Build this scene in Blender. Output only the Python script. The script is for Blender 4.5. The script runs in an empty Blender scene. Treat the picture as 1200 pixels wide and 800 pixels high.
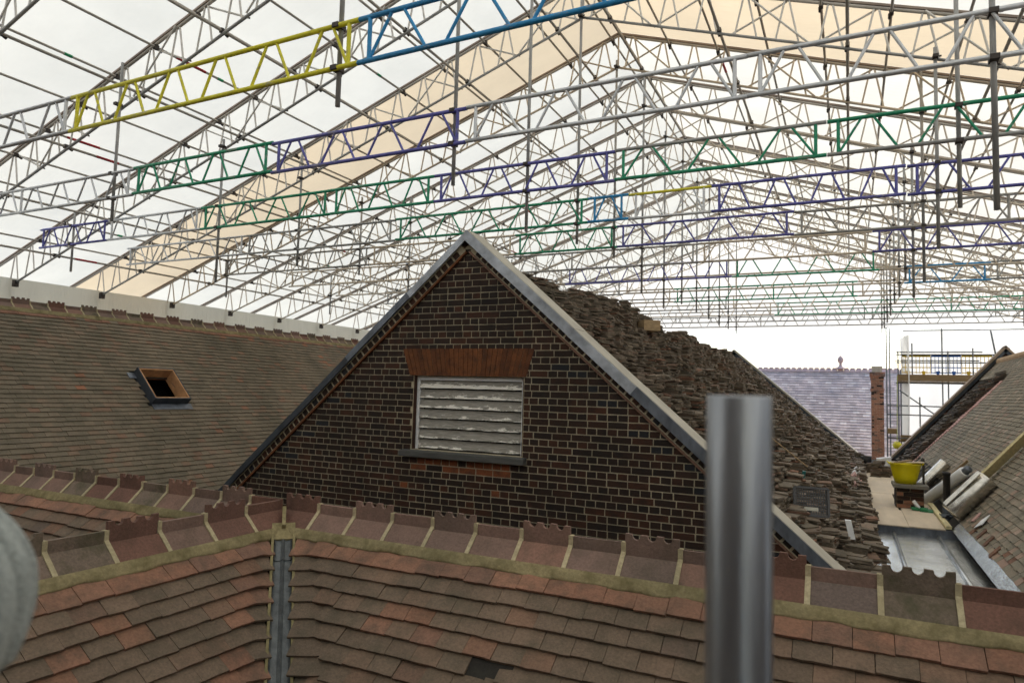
import bpy, math, random
import numpy as np
from mathutils import Matrix, Vector
random.seed(7); rng = np.random.default_rng(7)
SC = bpy.context.scene
COL = SC.collection
PI = math.pi

# ------------------------------------------------------------------ camera
_f = 800.0; _c = (600.0, 400.0)                      # photo pixels, 1200 x 800
def _d(p): return np.array([p[0]-_c[0], -(p[1]-_c[1]), -_f])
_Y = _d((996., 469.)); _Y /= np.linalg.norm(_Y)
_X = -_d((-1000., 415.)); _X -= _Y*_X.dot(_Y); _X /= np.linalg.norm(_X)
RC = np.array([_X, _Y, np.cross(_X, _Y)])            # world = RC @ camera
cam_d = bpy.data.cameras.new('camera'); cam = bpy.data.objects.new('camera', cam_d); COL.objects.link(cam)
cam.matrix_world = Matrix([list(RC[i])+[0] for i in range(3)]+[[0, 0, 0, 1]])
cam_d.sensor_width = 36; cam_d.lens = 24; cam_d.clip_start = .05; cam_d.clip_end = 500
cam_d.dof.use_dof = True; cam_d.dof.focus_distance = 4.8; cam_d.dof.aperture_fstop = 4.8
SC.camera = cam
def project(P):
    c = RC.T @ np.asarray(P, float)
    if c[2] > -.05: return None
    return 600+_f*c[0]/-c[2], 400-_f*c[1]/-c[2], -c[2]

# ------------------------------------------------------------------ world, sun, exposure
W = bpy.data.worlds.new('World'); SC.world = W; W.use_nodes = True
nt = W.node_tree; bg = nt.nodes['Background']
sky = nt.nodes.new('ShaderNodeTexSky'); sky.sky_type = 'NISHITA'; sky.sun_disc = False
SUN_EL, SUN_AZ = math.radians(48), math.radians(18)   # azimuth from +Y towards +X
sky.sun_elevation = SUN_EL; sky.sun_rotation = SUN_AZ
sky.air_density = 1.0; sky.dust_density = 2.0; sky.ozone_density = 1.0
nt.links.new(sky.outputs[0], bg.inputs[0]); bg.inputs[1].default_value = .15
sl = bpy.data.lights.new('sun', 'SUN'); sl.energy = 1.6; sl.angle = math.radians(14); sl.color = (1, .95, .88)
so = bpy.data.objects.new('sun', sl); COL.objects.link(so)
_sd = Vector((math.sin(SUN_AZ)*math.cos(SUN_EL), math.cos(SUN_AZ)*math.cos(SUN_EL), math.sin(SUN_EL)))
so.rotation_euler = _sd.to_track_quat('Z', 'Y').to_euler(); so.location = (0, 0, 30)
vs = SC.view_settings; vs.view_transform = 'Standard'; vs.look = 'None'; vs.gamma = 1; vs.exposure = 1.12
SC.render.engine = 'CYCLES'
cy = SC.cycles; cy.use_denoising = True; cy.max_bounces = 7; cy.diffuse_bounces = 4; cy.transmission_bounces = 4
cy.glossy_bounces = 3; cy.sample_clamp_indirect = 6; cy.caustics_reflective = False; cy.caustics_refractive = False

# ------------------------------------------------------------------ materials
def ramp(N, L, fac, stops):
    r = N.new('ShaderNodeValToRGB'); e = r.color_ramp.elements
    while len(e) < len(stops): e.new(.5)
    for el, (p, c) in zip(e, stops): el.position = p; el.color = (*c, 1)
    L.new(fac, r.inputs[0]); return r.outputs[0]
def noise(N, L, scale, detail=4, rough=.6, vec=None, stretch=None):
    n = N.new('ShaderNodeTexNoise'); n.inputs['Scale'].default_value = scale
    n.inputs['Detail'].default_value = detail; n.inputs['Roughness'].default_value = rough
    if vec is None: vec = N.new('ShaderNodeNewGeometry').outputs['Position']
    if stretch:
        m = N.new('ShaderNodeMapping'); m.inputs['Scale'].default_value = stretch; L.new(vec, m.inputs[0]); vec = m.outputs[0]
    L.new(vec, n.inputs['Vector']); return n.outputs['Fac']
def mixc(N, L, fac, a, b, mode='MIX'):
    m = N.new('ShaderNodeMix'); m.data_type = 'RGBA'; m.blend_type = mode
    for s, v in ((m.inputs[0], fac), (m.inputs[6], a), (m.inputs[7], b)):
        if isinstance(v, (int, float)): s.default_value = v
        elif isinstance(v, tuple): s.default_value = (*v, 1)
        else: L.new(v, s)
    return m.outputs[2]
def rand_out(N, L):
    g = N.new('ShaderNodeNewGeometry'); o = N.new('ShaderNodeObjectInfo')
    a = N.new('ShaderNodeMath'); a.operation = 'ADD'; L.new(g.outputs['Random Per Island'], a.inputs[0]); L.new(o.outputs['Random'], a.inputs[1])
    f = N.new('ShaderNodeMath'); f.operation = 'FRACT'; L.new(a.outputs[0], f.inputs[0]); return f.outputs[0]
def new_mat(name, rough=.8, metal=0., spec=.3):
    m = bpy.data.materials.new(name); m.use_nodes = True
    N, L = m.node_tree.nodes, m.node_tree.links; b = N['Principled BSDF']
    b.inputs['Roughness'].default_value = rough; b.inputs['Metallic'].default_value = metal
    b.inputs['Specular IOR Level'].default_value = spec
    return m, N, L, b
def bump(N, L, b, h, strength, dist=.01):
    n = N.new('ShaderNodeBump'); n.inputs['Strength'].default_value = strength; n.inputs['Distance'].default_value = dist
    L.new(h, n.inputs['Height']); L.new(n.outputs[0], b.inputs['Normal'])
def clay(name, stops, stain=(.05, .05, .035), stain_amt=.5, scale=9, speck=None, rough=.85, bumps=.5, fine=70, grime=1.3):
    """fired clay, brick and stone: one colour per piece, stains and lichen over it"""
    m, N, L, b = new_mat(name, rough)
    col = ramp(N, L, rand_out(N, L), stops)
    n1 = noise(N, L, fine, 5, .7)
    col = mixc(N, L, .75, col, ramp(N, L, n1, [(.25, (.55, .55, .55)), (.75, (1.35, 1.35, 1.35))]), 'MULTIPLY')
    n2 = noise(N, L, scale, 5, .65)
    f = ramp(N, L, n2, [(.45, (0, 0, 0)), (.72, (stain_amt,)*3)])
    col = mixc(N, L, f, col, stain)
    n4 = noise(N, L, grime, 4, .6)
    col = mixc(N, L, .8, col, ramp(N, L, n4, [(.3, (.72, .74, .72)), (.7, (1.15, 1.12, 1.08))]), 'MULTIPLY')
    if speck:
        v = N.new('ShaderNodeTexVoronoi'); v.inputs['Scale'].default_value = speck[1]; v.inputs['Randomness'].default_value = 1
        L.new(N.new('ShaderNodeNewGeometry').outputs['Position'], v.inputs['Vector'])
        n3 = noise(N, L, speck[1]*.25, 3)
        a = N.new('ShaderNodeMath'); a.operation = 'ADD'; L.new(v.outputs['Distance'], a.inputs[0]); L.new(n3, a.inputs[1])
        f2 = ramp(N, L, a.outputs[0], [(speck[2], (1, 1, 1)), (speck[2]+.06, (0, 0, 0))])
        col = mixc(N, L, f2, col, speck[0])
    L.new(col, b.inputs['Base Color'])
    bump(N, L, b, n1, bumps, .006)
    return m
def plain(name, c, rough=.7, metal=0., var=.25, scale=6., fine=None, stretch=None, bumps=0., spec=.3, rnd=0.):
    m, N, L, b = new_mat(name, rough, metal, spec)
    n = noise(N, L, scale, 4, .6, stretch=stretch)
    col = ramp(N, L, n, [(.25, tuple(x*(1-var) for x in c)), (.75, tuple(min(1, x*(1+var)) for x in c))])
    if rnd:
        r = ramp(N, L, rand_out(N, L), [(0, (1-rnd,)*3), (1, (1+rnd,)*3)])
        col = mixc(N, L, 1., col, r, 'MULTIPLY')
    L.new(col, b.inputs['Base Color'])
    if bumps: bump(N, L, b, noise(N, L, fine or scale*6, 4, stretch=stretch), bumps)
    return m
def sheeting(name, c, trans=.62, wr=.5):
    """translucent reinforced plastic sheet, lit through from outside"""
    m, N, L, b = new_mat(name, .55)
    out = N['Material Output']
    n = noise(N, L, .9, 5, .6)
    col = ramp(N, L, n, [(.3, tuple(x*.9 for x in c)), (.7, c)])
    n2 = noise(N, L, .6, 3, .6, stretch=(1, 4, 1))
    bump(N, L, b, n2, wr, .15)
    t = N.new('ShaderNodeBsdfTranslucent'); L.new(col, t.inputs[0]); L.new(col, b.inputs['Base Color'])
    x = N.new('ShaderNodeMixShader'); x.inputs[0].default_value = trans
    L.new(b.outputs[0], x.inputs[1]); L.new(t.outputs[0], x.inputs[2]); L.new(x.outputs[0], out.inputs[0])
    return m
M = {}
BROWN = [(0, (0.1299, 0.0940, 0.0685)), (.25, (0.1619, 0.1162, 0.0845)), (.5, (0.1486, 0.1088, 0.0790)), (.7, (0.1785, 0.1242, 0.0894)), (.86, (0.1912, 0.1141, 0.0783)), (.95, (0.2152, 0.1101, 0.0720)), (1, (0.1252, 0.0919, 0.0720))]
M['tile'] = clay('brown_clay_tile', BROWN, (.06, .058, .04), .55, 7, ((.3, .29, .24), 26, .1))
M['tile_red'] = clay('red_clay_tile', [(0, (.225, .115, .077)), (.5, (.27, .14, .092)), (1, (.19, .108, .08))], (.075, .06, .045), .75, 8)
M['gap_shade'] = clay('painted_gap_shade', [(0, (.02, .018, .016)), (1, (.03, .026, .022))])  # painted shade for the gap of a missing tile
M['tile_left'] = clay('olive_brown_clay_tile', [(0, (0.1541, 0.1276, 0.0937)), (.3, (0.1957, 0.1593, 0.1168)), (.6, (0.1745, 0.1442, 0.1061)), (.85, (0.2160, 0.1680, 0.1225)), (.99, (0.2223, 0.1379, 0.0970)), (.997, (0.3368, 0.1434, 0.0822)), (1, (0.2529, 0.2036, 0.1522))], (.062, .062, .042), .55, 1.6, grime=.5)
M['tile_right'] = clay('grey_brown_clay_tile', [(0, (0.220, 0.196, 0.154)), (.35, (0.298, 0.267, 0.208)), (.6, (0.259, 0.227, 0.182)), (.85, (0.361, 0.298, 0.231)), (.95, (0.392, 0.267, 0.216)), (1, (0.470, 0.423, 0.354))], (.09, .085, .065), .5, 2.2, grime=.6)
M['ridge'] = clay('plum_clay_ridge', [(0, (0.201, 0.130, 0.106)), (.3, (0.249, 0.155, 0.128)), (.6, (0.175, 0.125, 0.106)), (.85, (0.254, 0.140, 0.106)), (1, (0.148, 0.112, 0.099))], (.07, .06, .042), .5, 6, ((.36, .33, .26), 34, .11))
M['ridge_moss'] = clay('mossy_clay_ridge', [(0, (.17, .128, .1)), (1, (.2, .145, .115))], (.06, .062, .03), .9, 7, ((.2, .19, .1), 40, .14))
M['ridge_red'] = clay('red_brown_clay_ridge', [(0, (.19, .095, .07)), (1, (.16, .088, .07))], (.07, .045, .032), .5, 6)
M['mortar'] = clay('lime_mortar', [(0, (.25, .21, .11)), (1, (.28, .235, .13))], (.12, .1, .045), .95, 7, rough=.95, fine=45)
M['mortar_joint'] = clay('pale_lime_mortar', [(0, (.42, .36, .23)), (1, (.48, .41, .27))], (.25, .21, .12), .6, 9, rough=.95, fine=45)
M['pointing'] = clay('brick_pointing', [(0, (.47, .41, .3)), (1, (.47, .41, .3))], (.24, .21, .15), .7, 3.5, rough=.95)
M['brick'] = clay('sooty_brown_brick', [(0, (0.0204, 0.0128, 0.0101)), (.3, (0.0360, 0.0179, 0.0115)), (.55, (0.0252, 0.0158, 0.0115)), (.8, (0.0528, 0.0214, 0.0124)), (.93, (0.0720, 0.0275, 0.0147)), (1, (0.0288, 0.0204, 0.0170))], (.012, .011, .0105), .8, 7, rough=.75, fine=60)
M['brick_orange'] = clay('orange_brick', [(0, (.27, .085, .036)), (1, (.21, .07, .03))], (.04, .028, .022), .8, 9)
M['brick_arch'] = clay('rubbed_orange_brick', [(0, (.15, .052, .019)), (.5, (.195, .07, .026)), (1, (.12, .044, .019))], (.035, .02, .013), .8, 9, fine=50)
M['brick_blue'] = clay('blue_black_brick', [(0, (.014, .015, .019)), (1, (.022, .023, .028))], (.01, .01, .01), .5, 7, rough=.55)
M['brick_far'] = clay('orange_far_brick', [(0, (.34, .16, .1)), (.6, (.44, .22, .14)), (.85, (.3, .17, .12)), (1, (.12, .09, .075))], (.1, .07, .055), .4, 4)
M['dark_loose'] = clay('sooty_loose_tile', [(0, (0.080, 0.067, 0.058)), (.6, (0.144, 0.120, 0.099)), (.9, (0.240, 0.200, 0.160)), (1, (0.160, 0.112, 0.088))], (.03, .03, .028), .5, 5)
M['slate'] = clay('lilac_slate', [(0, (0.540, 0.430, 0.387)), (.5, (0.691, 0.555, 0.500)), (.85, (0.778, 0.640, 0.567)), (1, (0.918, 0.790, 0.693))], (.44, .38, .39), .5, 2)
M['ridge_pink'] = plain('pink_red_ridge', (.6, .42, .37), .8)
M['deck'] = plain('dark_roof_deck', (.03, .026, .022), .95)
M['lead'] = plain('weathered_lead', (.16, .18, .215), .42, .45, .55, 7, stretch=(1, 1, .4), bumps=.3)
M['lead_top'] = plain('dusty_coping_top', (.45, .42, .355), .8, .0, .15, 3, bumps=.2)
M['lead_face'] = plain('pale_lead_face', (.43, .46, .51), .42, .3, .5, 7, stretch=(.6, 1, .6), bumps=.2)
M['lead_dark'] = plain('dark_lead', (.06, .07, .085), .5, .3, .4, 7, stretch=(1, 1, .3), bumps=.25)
M['valley'] = plain('grey_blue_valley_lead', (.1, .108, .112), .5, .35, .45, 14, stretch=(1.5, 1.5, .25), bumps=.3)
M['zinc'] = plain('bright_lead_sheet', (.58, .6, .6), .24, .85, .3, 4, bumps=.8, fine=22)
M['steel'] = plain('galvanised_steel', (.37, .365, .355), .55, .3, .3, 2.5)
M['steel_dark'] = plain('dull_steel_tube', (.46, .42, .37), .6, .1, .3, 1.5)
M['steel_far'] = plain('grey_green_steel', (.14, .15, .15), .6, .2, .3, 2)
M['alu'] = plain('aluminium', (.62, .63, .65), .42, .55, .15, 2)
M['alu_white'] = plain('oxidised_white_aluminium', (.74, .71, .66), .6, .15, .1, 2)
M['alu_beige'] = plain('beige_grey_aluminium', (.62, .54, .44), .6, .15, .2, 1.2)
M['rail'] = plain('brown_keder_rail', (.3, .235, .19), .6, .2, .3, 1.5)
M['clamp'] = plain('rusty_clamp_steel', (.07, .06, .055), .6, .4, .4, 9)
M['mark_red'] = plain('red_paint', (.4, .03, .03), .6); M['mark_green'] = plain('green_tape', (.02, .3, .12), .5)
def paint(name, c):
    m, N, L, b = new_mat(name, .5)
    n = noise(N, L, 3.5, 6, .72, stretch=(1, 3, 3)); n2 = noise(N, L, 7, 4)
    col = ramp(N, L, n2, [(.25, tuple(x*.8 for x in c)), (.75, tuple(min(1, x*1.2) for x in c))])
    f = ramp(N, L, n, [(.58, (0, 0, 0)), (.66, (.75, .75, .75))])
    L.new(mixc(N, L, f, col, (.36, .34, .31)), b.inputs['Base Color']); bump(N, L, b, n2, .15); return m
M['yellow'] = paint('yellow_paint', (.74, .68, .05)); M['blue'] = paint('blue_paint', (.04, .29, .6)); M['purple'] = paint('purple_blue_paint', (.13, .13, .42))
M['green'] = paint('green_paint', (.03, .31, .17))
M['sheet'] = sheeting('white_sheeting', (.86, .82, .675))
M['sheet_beige'] = sheeting('beige_sheeting', (.8, .645, .415))
M['sheet_wall'] = sheeting('white_wall_sheeting', (.78, .76, .67), .45, 1.)
M['sheet_end'] = sheeting('bright_end_sheeting', (.87, .86, .81), .62, .8)
M['wood'] = plain('raw_timber', (.4, .29, .17), .8, 0, .25, 6, stretch=(.3, 4, 4), bumps=.2)
M['wood_green'] = plain('treated_pale_timber', (.72, .63, .36), .75, 0, .2, 9, stretch=(3, .5, 3), bumps=.15)
M['ply'] = plain('plywood', (.63, .53, .41), .8, 0, .14, 1.6, stretch=(3, .6, 1))
M['ply_orange'] = plain('orange_plywood', (.5, .27, .13), .75, 0, .35, 7)
M['board'] = plain('scaffold_board', (.3, .21, .115), .85, 0, .3, 5, stretch=(.4, 6, 6), bumps=.2)
M['black'] = plain('black_void', (.004, .004, .004), .9); M['black_pipe'] = plain('black_pipe_plastic', (.02, .02, .022), .4)
M['white_pl'] = plain('white_plastic', (.84, .85, .86), .35, 0, .1); M['tub'] = plain('yellow_plastic', (.85, .74, .01), .4, 0, .1)
M['crate'] = plain('grey_plastic_crate', (.1, .1, .105), .5); M['pink'] = plain('pink_underlay', (.62, .38, .35), .8, 0, .2, 8, bumps=.4)
M['foil'] = plain('silver_lead_roll', (.66, .64, .59), .2, .95, .3, 9, stretch=(1, 1, 1), bumps=.3)
M['brickguard_y'] = plain('yellow_mesh', (.8, .55, .05), .5); M['brickguard_b'] = plain('blue_mesh', (.03, .12, .45), .5)
M['concrete'] = plain('yard_concrete', (.22, .21, .195), .9, 0, .25, .5)
M['render'] = clay('rendered_brick_wall', [(0, (.1, .06, .045)), (1, (.1, .06, .045))])
M['green_pl'] = plain('green_plastic', (.02, .16, .06), .5)
def knit():
    m, N, L, b = new_mat('grey_knit', .95, 0, .1)
    n = noise(N, L, 300, 2, .6, stretch=(1, 1, 1.6)); n2 = noise(N, L, 22, 3)
    col = ramp(N, L, n, [(.3, (.27, .295, .285)), (.7, (.5, .53, .51))])
    col = mixc(N, L, .6, col, ramp(N, L, n2, [(.3, (.75, .75, .75)), (.7, (1.15, 1.15, 1.15))]), 'MULTIPLY')
    L.new(col, b.inputs['Base Color']); bump(N, L, b, n, .8, .004); return m
M['knit'] = knit()
M['coat'] = plain('dark_work_coat', (.03, .035, .045), .9); M['skin'] = plain('skin', (.5, .32, .24), .55, 0, .08)
def peeling():
    m, N, L, b = new_mat('peeling_white_paint_on_timber', .75)
    P = N.new('ShaderNodeNewGeometry').outputs['Position']
    grain = noise(N, L, 14, 5, .7, stretch=(.6, 8, 8)); bare = ramp(N, L, grain, [(.3, (.15, .14, .12)), (.7, (.4, .375, .33))])
    sep = N.new('ShaderNodeSeparateXYZ'); L.new(N.new('ShaderNodeTexCoord').outputs['Object'], sep.inputs[0])
    n = noise(N, L, 5, 7, .75, stretch=(1.2, 1, 5))
    zz = N.new('ShaderNodeMath'); zz.operation = 'MULTIPLY_ADD'; zz.inputs[1].default_value = -3.2; zz.inputs[2].default_value = .22
    L.new(sep.outputs['Z'], zz.inputs[0])
    s = N.new('ShaderNodeMath'); s.operation = 'ADD'; L.new(n, s.inputs[0]); L.new(zz.outputs[0], s.inputs[1])
    r = N.new('ShaderNodeObjectInfo'); s2 = N.new('ShaderNodeMath'); s2.operation = 'ADD'
    L.new(s.outputs[0], s2.inputs[0]); L.new(r.outputs['Color'], s2.inputs[1])
    f = ramp(N, L, s2.outputs[0], [(.685, (0, 0, 0)), (.73, (1, 1, 1))])
    L.new(mixc(N, L, f, bare, (.8, .77, .7)), b.inputs['Base Color']); bump(N, L, b, s2.outputs[0], .4, .004); return m
M['peel'] = peeling()

# ------------------------------------------------------------------ mesh helpers
class MB:
    def __init__(s): s.v = []; s.f = []; s.m = []; s.cur = 0
    def add(s, vs, fs):
        o = len(s.v); s.v += [tuple(map(float, q)) for q in vs]; s.f += [tuple(i+o for i in q) for q in fs]; s.m += [s.cur]*len(fs)
    def hexa(s, p):      # 8 corners: 0-3 bottom ccw, 4-7 top ccw
        s.add(p, [(0, 3, 2, 1), (4, 5, 6, 7), (0, 1, 5, 4), (1, 2, 6, 5), (2, 3, 7, 6), (3, 0, 4, 7)])
    def box(s, x0, x1, y0, y1, z0, z1):
        s.hexa([(x0, y0, z0), (x1, y0, z0), (x1, y1, z0), (x0, y1, z0), (x0, y0, z1), (x1, y0, z1), (x1, y1, z1), (x0, y1, z1)])
    def obox(s, c, ax, ay, az):      # centre and three half vectors
        c, ax, ay, az = map(np.asarray, (c, ax, ay, az))
        s.hexa([c+i*ax+j*ay+k*az for k in (-1, 1) for i, j in ((-1, -1), (1, -1), (1, 1), (-1, 1))])
    def tube(s, a, b, r, n=8, r2=None, caps=True):
        a, b = np.asarray(a, float), np.asarray(b, float); d = b-a; d /= np.linalg.norm(d)
        u = np.cross(d, (0, 0, 1) if abs(d[2]) < .9 else (1, 0, 0)); u /= np.linalg.norm(u); w = np.cross(d, u)
        r2 = r if r2 is None else r2
        ring = [(math.cos(2*PI*i/n), math.sin(2*PI*i/n)) for i in range(n)]
        vs = [a+r*(c*u+q*w) for c, q in ring]+[b+r2*(c*u+q*w) for c, q in ring]
        fs = [(i, (i+1) % n, n+(i+1) % n, n+i) for i in range(n)]
        if caps: fs += [tuple(range(n-1, -1, -1)), tuple(range(n, 2*n))]
        s.add(vs, fs)
    def path(s, pts, r, n=6):
        for a, b in zip(pts, pts[1:]): s.tube(a, b, r, n)
    def prism(s, poly, d, close=True):      # polygon (3d points) extruded by vector d
        n = len(poly); d = np.asarray(d); vs = [np.asarray(p, float) for p in poly]; vs = vs+[p+d for p in vs]
        s.add(vs, [(i, (i+1) % n, n+(i+1) % n, n+i) for i in range(n)]+[tuple(range(n-1, -1, -1)), tuple(range(n, 2*n))])
    def lathe(s, c, prof, n=20, axis=(0, 0, 1)):
        ax = np.asarray(axis, float); ax /= np.linalg.norm(ax)
        u = np.cross(ax, (0, 0, 1) if abs(ax[2]) < .9 else (1, 0, 0)); u /= np.linalg.norm(u); w = np.cross(ax, u); c = np.asarray(c, float)
        vs = [c+ax*h+r*(math.cos(2*PI*i/n)*u+math.sin(2*PI*i/n)*w) for r, h in prof for i in range(n)]
        fs = [(k*n+i, k*n+(i+1) % n, (k+1)*n+(i+1) % n, (k+1)*n+i) for k in range(len(prof)-1) for i in range(n)]
        s.add(vs, fs)
WM = {}
def link(o, Mw, parent):
    COL.objects.link(o); WM[o] = Mw
    if parent is not None:
        o.parent = parent; o.matrix_basis = WM[parent].inverted() @ Mw
    else: o.matrix_basis = Mw
    return o
def tag(o, label=None, cat=None, group=None, kind=None):
    if cat and not kind: kind = 'thing'
    for k, v in (('label', label), ('category', cat), ('group', group), ('kind', kind)):
        if v: o[k] = v
    return o
def mesh_of(name, mb, mats, smooth=False):
    me = bpy.data.meshes.new(name); me.from_pydata(mb.v, [], mb.f)
    for m in (mats if isinstance(mats, (list, tuple)) else [mats]): me.materials.append(M[m] if isinstance(m, str) else m)
    if isinstance(mats, (list, tuple)): me.polygons.foreach_set('material_index', mb.m)
    if smooth: me.polygons.foreach_set('use_smooth', [True]*len(mb.f))
    me.update(); return me
def solid(name, mb, mats, parent=None, smooth=False):
    a = np.array(mb.v); base = np.array([(a[:, 0].min()+a[:, 0].max())/2, (a[:, 1].min()+a[:, 1].max())/2, a[:, 2].min()])
    q = MB(); q.v = [tuple(p) for p in a-base]; q.f = mb.f; q.m = mb.m
    o = bpy.data.objects.new(name, mesh_of(name, q, mats, smooth))
    return link(o, Matrix.Translation(base), parent)
def empty(name, loc, label=None, cat=None, group=None):
    o = bpy.data.objects.new(name, None); o.empty_display_size = .2; link(o, Matrix.Translation(loc), None)
    return tag(o, label, cat, group)
def m4(loc, ax, ay, az):
    A = np.eye(4); A[:3, 0] = ax; A[:3, 1] = ay; A[:3, 2] = az; A[:3, 3] = loc; return A
def size_in_view(A):
    p = project(A[:3, 3])
    if p is None or not (-25 < p[0] < 1225 and -25 < p[1] < 825): return 0
    return 1/p[2]*np.linalg.norm(A[:3, 0])
def emit(name, mass, places, parent, variants, mats, limit=300, label=None, cat=None, group=None, score=None):
    """places: (4x4, material index).  The largest in view become objects of their own, the rest one mass."""
    key = score or (lambda q: size_in_view(q[0]))
    order = sorted(places, key=key, reverse=True); own = [q for q in order[:limit] if key(q) > 0]; rest = order[len(own):]
    meshes = {}
    for A, mi in own:
        v = random.randrange(len(variants)); k = (mi, v)
        if k not in meshes: meshes[k] = mesh_of(name, variants[v], mats[mi])
        o = bpy.data.objects.new(name, meshes[k]); link(o, Matrix(A.tolist()), parent)
        if cat: tag(o, label, cat, group)
    if rest:
        V, F, MI, off = [], [], [], 0
        va = [np.c_[np.array(v.v), np.ones(len(v.v))] for v in variants]
        for A, mi in rest:
            k = random.randrange(len(variants)); P = (va[k] @ A.T)[:, :3]
            V.append(P); F += [tuple(i+off for i in q) for q in variants[k].f]; MI += [mi]*len(variants[k].f); off += len(P)
        q = MB(); q.v = np.vstack(V).tolist(); q.f = F; q.m = MI
        o = bpy.data.objects.new(mass, mesh_of(mass, q, list(mats))); link(o, Matrix.Identity(4), parent); o['kind'] = 'stuff'
        if parent is None: tag(o, 'mass of loose weathered clay tiles heaped over the stripped roof slope', 'loose tiles')
    return own
ORD = 'first second third fourth fifth sixth seventh eighth ninth tenth eleventh twelfth thirteenth fourteenth fifteenth sixteenth seventeenth eighteenth nineteenth twentieth'.split()

# ------------------------------------------------------------------ setting: ground
g = MB(); g.box(-400, 400, -400, 400, -8.3, -8.0)
tag(solid('ground', g, 'concrete'), kind='structure')

# ------------------------------------------------------------------ temporary roof
RX, ZT, ZB, SL = -4.25, 7.42, 6.74, .341              # ridge x, top and bottom chord heights there, slope
EL, ER = -17.5, 9.0                                    # eaves
BAY = 2.07; Y0 = 4.9
def zt(x): return ZT-SL*abs(x-RX)
def zb(x): return ZB-SL*abs(x-RX)
def truss_name(k):
    if k == 3: return 'on the near edge of the beige roof sheet'
    if k == 4: return 'on the far edge of the beige roof sheet'
    return ('%s in front of the beige roof sheet' % ORD[2-k]) if k < 3 else ('%s beyond the beige roof sheet' % ORD[k-5])
KMIN, KMAX = -1, 13
def truss(k):
    y = Y0+BAY*k; far = k > 4
    light = 'alu_white' if k <= 3 else 'alu_beige'
    t = empty('roof_truss', (RX, y, zb(EL)), '%s lattice roof truss, %s' % ('whitish aluminium' if k <= 3 else 'beige grey', truss_name(k)), 'roof truss', 'lattice trusses carrying the temporary roof')
    for nm, z, r, mt in (('top_chord', zt, .026, 'steel_dark'), ('bottom_chord', zb, .0242, 'steel' if k <= 3 else 'alu_beige')):
        mb = MB(); mb.path([(EL-(1.9 if nm == 'top_chord' else .0), y, z(EL-(1.9 if nm == 'top_chord' else .0))), (RX, y, z(RX)), (ER, y, z(ER))], r, 8); solid(nm, mb, mt, t, True)
    mb = MB()
    for x0, x1 in ((EL-1.9, RX), (RX, ER)):
        a, b = np.array((x0, y, zt(x0)+.05)), np.array((x1, y, zt(x1)+.05))
        mb.obox((a+b)/2, (b-a)/2, (0, .03, 0), (0, 0, .018))
    solid('keder_rail', mb, 'rail', t)
    web = []
    p = .62; n = int((ER-RX)/p)
    for s in (-1, 1):
        for i in range(n+(0 if s > 0 else 1)):
            xa = RX+s*(i*p+.04); xm = RX+s*(i*p+.31); xb = RX+s*((i+1)*p-.04)
            web += [((xa+s*.1, y, zb(xa+s*.1)), (xm-s*.03, y, zt(xm))), ((xb-s*.1, y, zb(xb-s*.1)), (xm+s*.03, y, zt(xm)))]
            if i % 2 == 0 and i < n-1:
                xc = RX+s*(i+1.5)*p; xd = RX+s*(i+2)*p
                web += [((xa, y+.05, zb(xa)), (xc, y+.05, zt(xc)))]
                if i % 4 == 0: web += [((xd, y-.05, zb(xd)), (xm, y-.05, zt(xm)))]
    web.append(((RX, y, ZB), (RX, y, ZT)))
    mass = MB()
    for a, b in web:
        vis = project(a)
        if not far and vis and -120 < vis[0] < 1320 and -120 < vis[1] < 820:
            mb = MB(); mb.tube(a, b, .0165, 6, caps=False); solid('diagonal', mb, light, t, True)
        else: mass.tube(a, b, .0165 if k < 9 else .014, 5, caps=False)
    if mass.v: solid('web', mass, light, t)['kind'] = 'stuff'
    for x, x2 in ((EL, EL-.06), (ER, ER+.06)):          # eaves shoe and standard
        mb = MB(); mb.box(x-.05, x+.05, y-.05, y+.05, zb(x)-.1, zb(x)+.06); solid('eaves_shoe', mb, 'clamp', t)
        mb = MB(); mb.tube((x2-.2 if x2 < 0 else x2, y, -8), (x2-.2 if x2 < 0 else x2, y, zb(x)), .0242, 8); solid('standard', mb, 'steel', t, True)
for k in range(KMIN, KMAX+1): truss(k)

# purlins: top level every .95 m, lower level every 1.9 m
CL = {}
def clamp(parent, x, y, z, kind='purlin'):
    if kind not in CL:
        q = MB()
        if kind == 'purlin': q.box(-.03, .03, -.04, .04, -.035, .035); q.tube((-.02, .035, 0), (-.02, .12, -.03), .022, 6)
        else: q.box(-.036, .036, -.09, .03, -.022, .022); q.tube((.045, -.03, 0), (.075, -.03, 0), .012, 6)
        CL[kind] = mesh_of('coupler', q, 'clamp')
    link(bpy.data.objects.new('coupler', CL[kind]), Matrix.Translation((x, y, z)), parent)
def purlin(x, low, side, idx):
    z = (zb(x)+.05) if low else (zt(x)-.045)
    y0, y1 = Y0+BAY*KMIN-.3, Y0+BAY*KMAX+.3
    where = 'over the long roof with the skylight' if side < 0 else 'over the gutter with the yellow tub'
    t = empty('purlin', (x, y0, z), '%s steel purlin, %s from the ridge %s' % ('lower' if low else 'upper', ORD[idx], where), 'purlin', 'steel purlins between the roof trusses')
    mb = MB(); mb.tube((x, y0, z), (x, y1, z), .0242 if low else .021, 8); solid('tube', mb, 'steel_dark', t, True)
    rm = MB(); gm = MB()
    for k in range(KMIN, 9):
        y = Y0+BAY*k
        clamp(t, x, y, z)
        if random.random() < .3 and not rm.v or (k > 5 and random.random() < .0): rm.tube((x, y+.3+.4*random.random(), z), (x, y+.95, z), .0255, 8)
        if not low and x < RX and k < 6 and not gm.v and random.random() < .25: gm.tube((x, y+1.2, z), (x, y+1.32, z), .0258, 8)
    if rm.v: solid('paint_mark', rm, 'mark_red', t)
    if gm.v: solid('tape_band', gm, 'mark_green', t)
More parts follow.
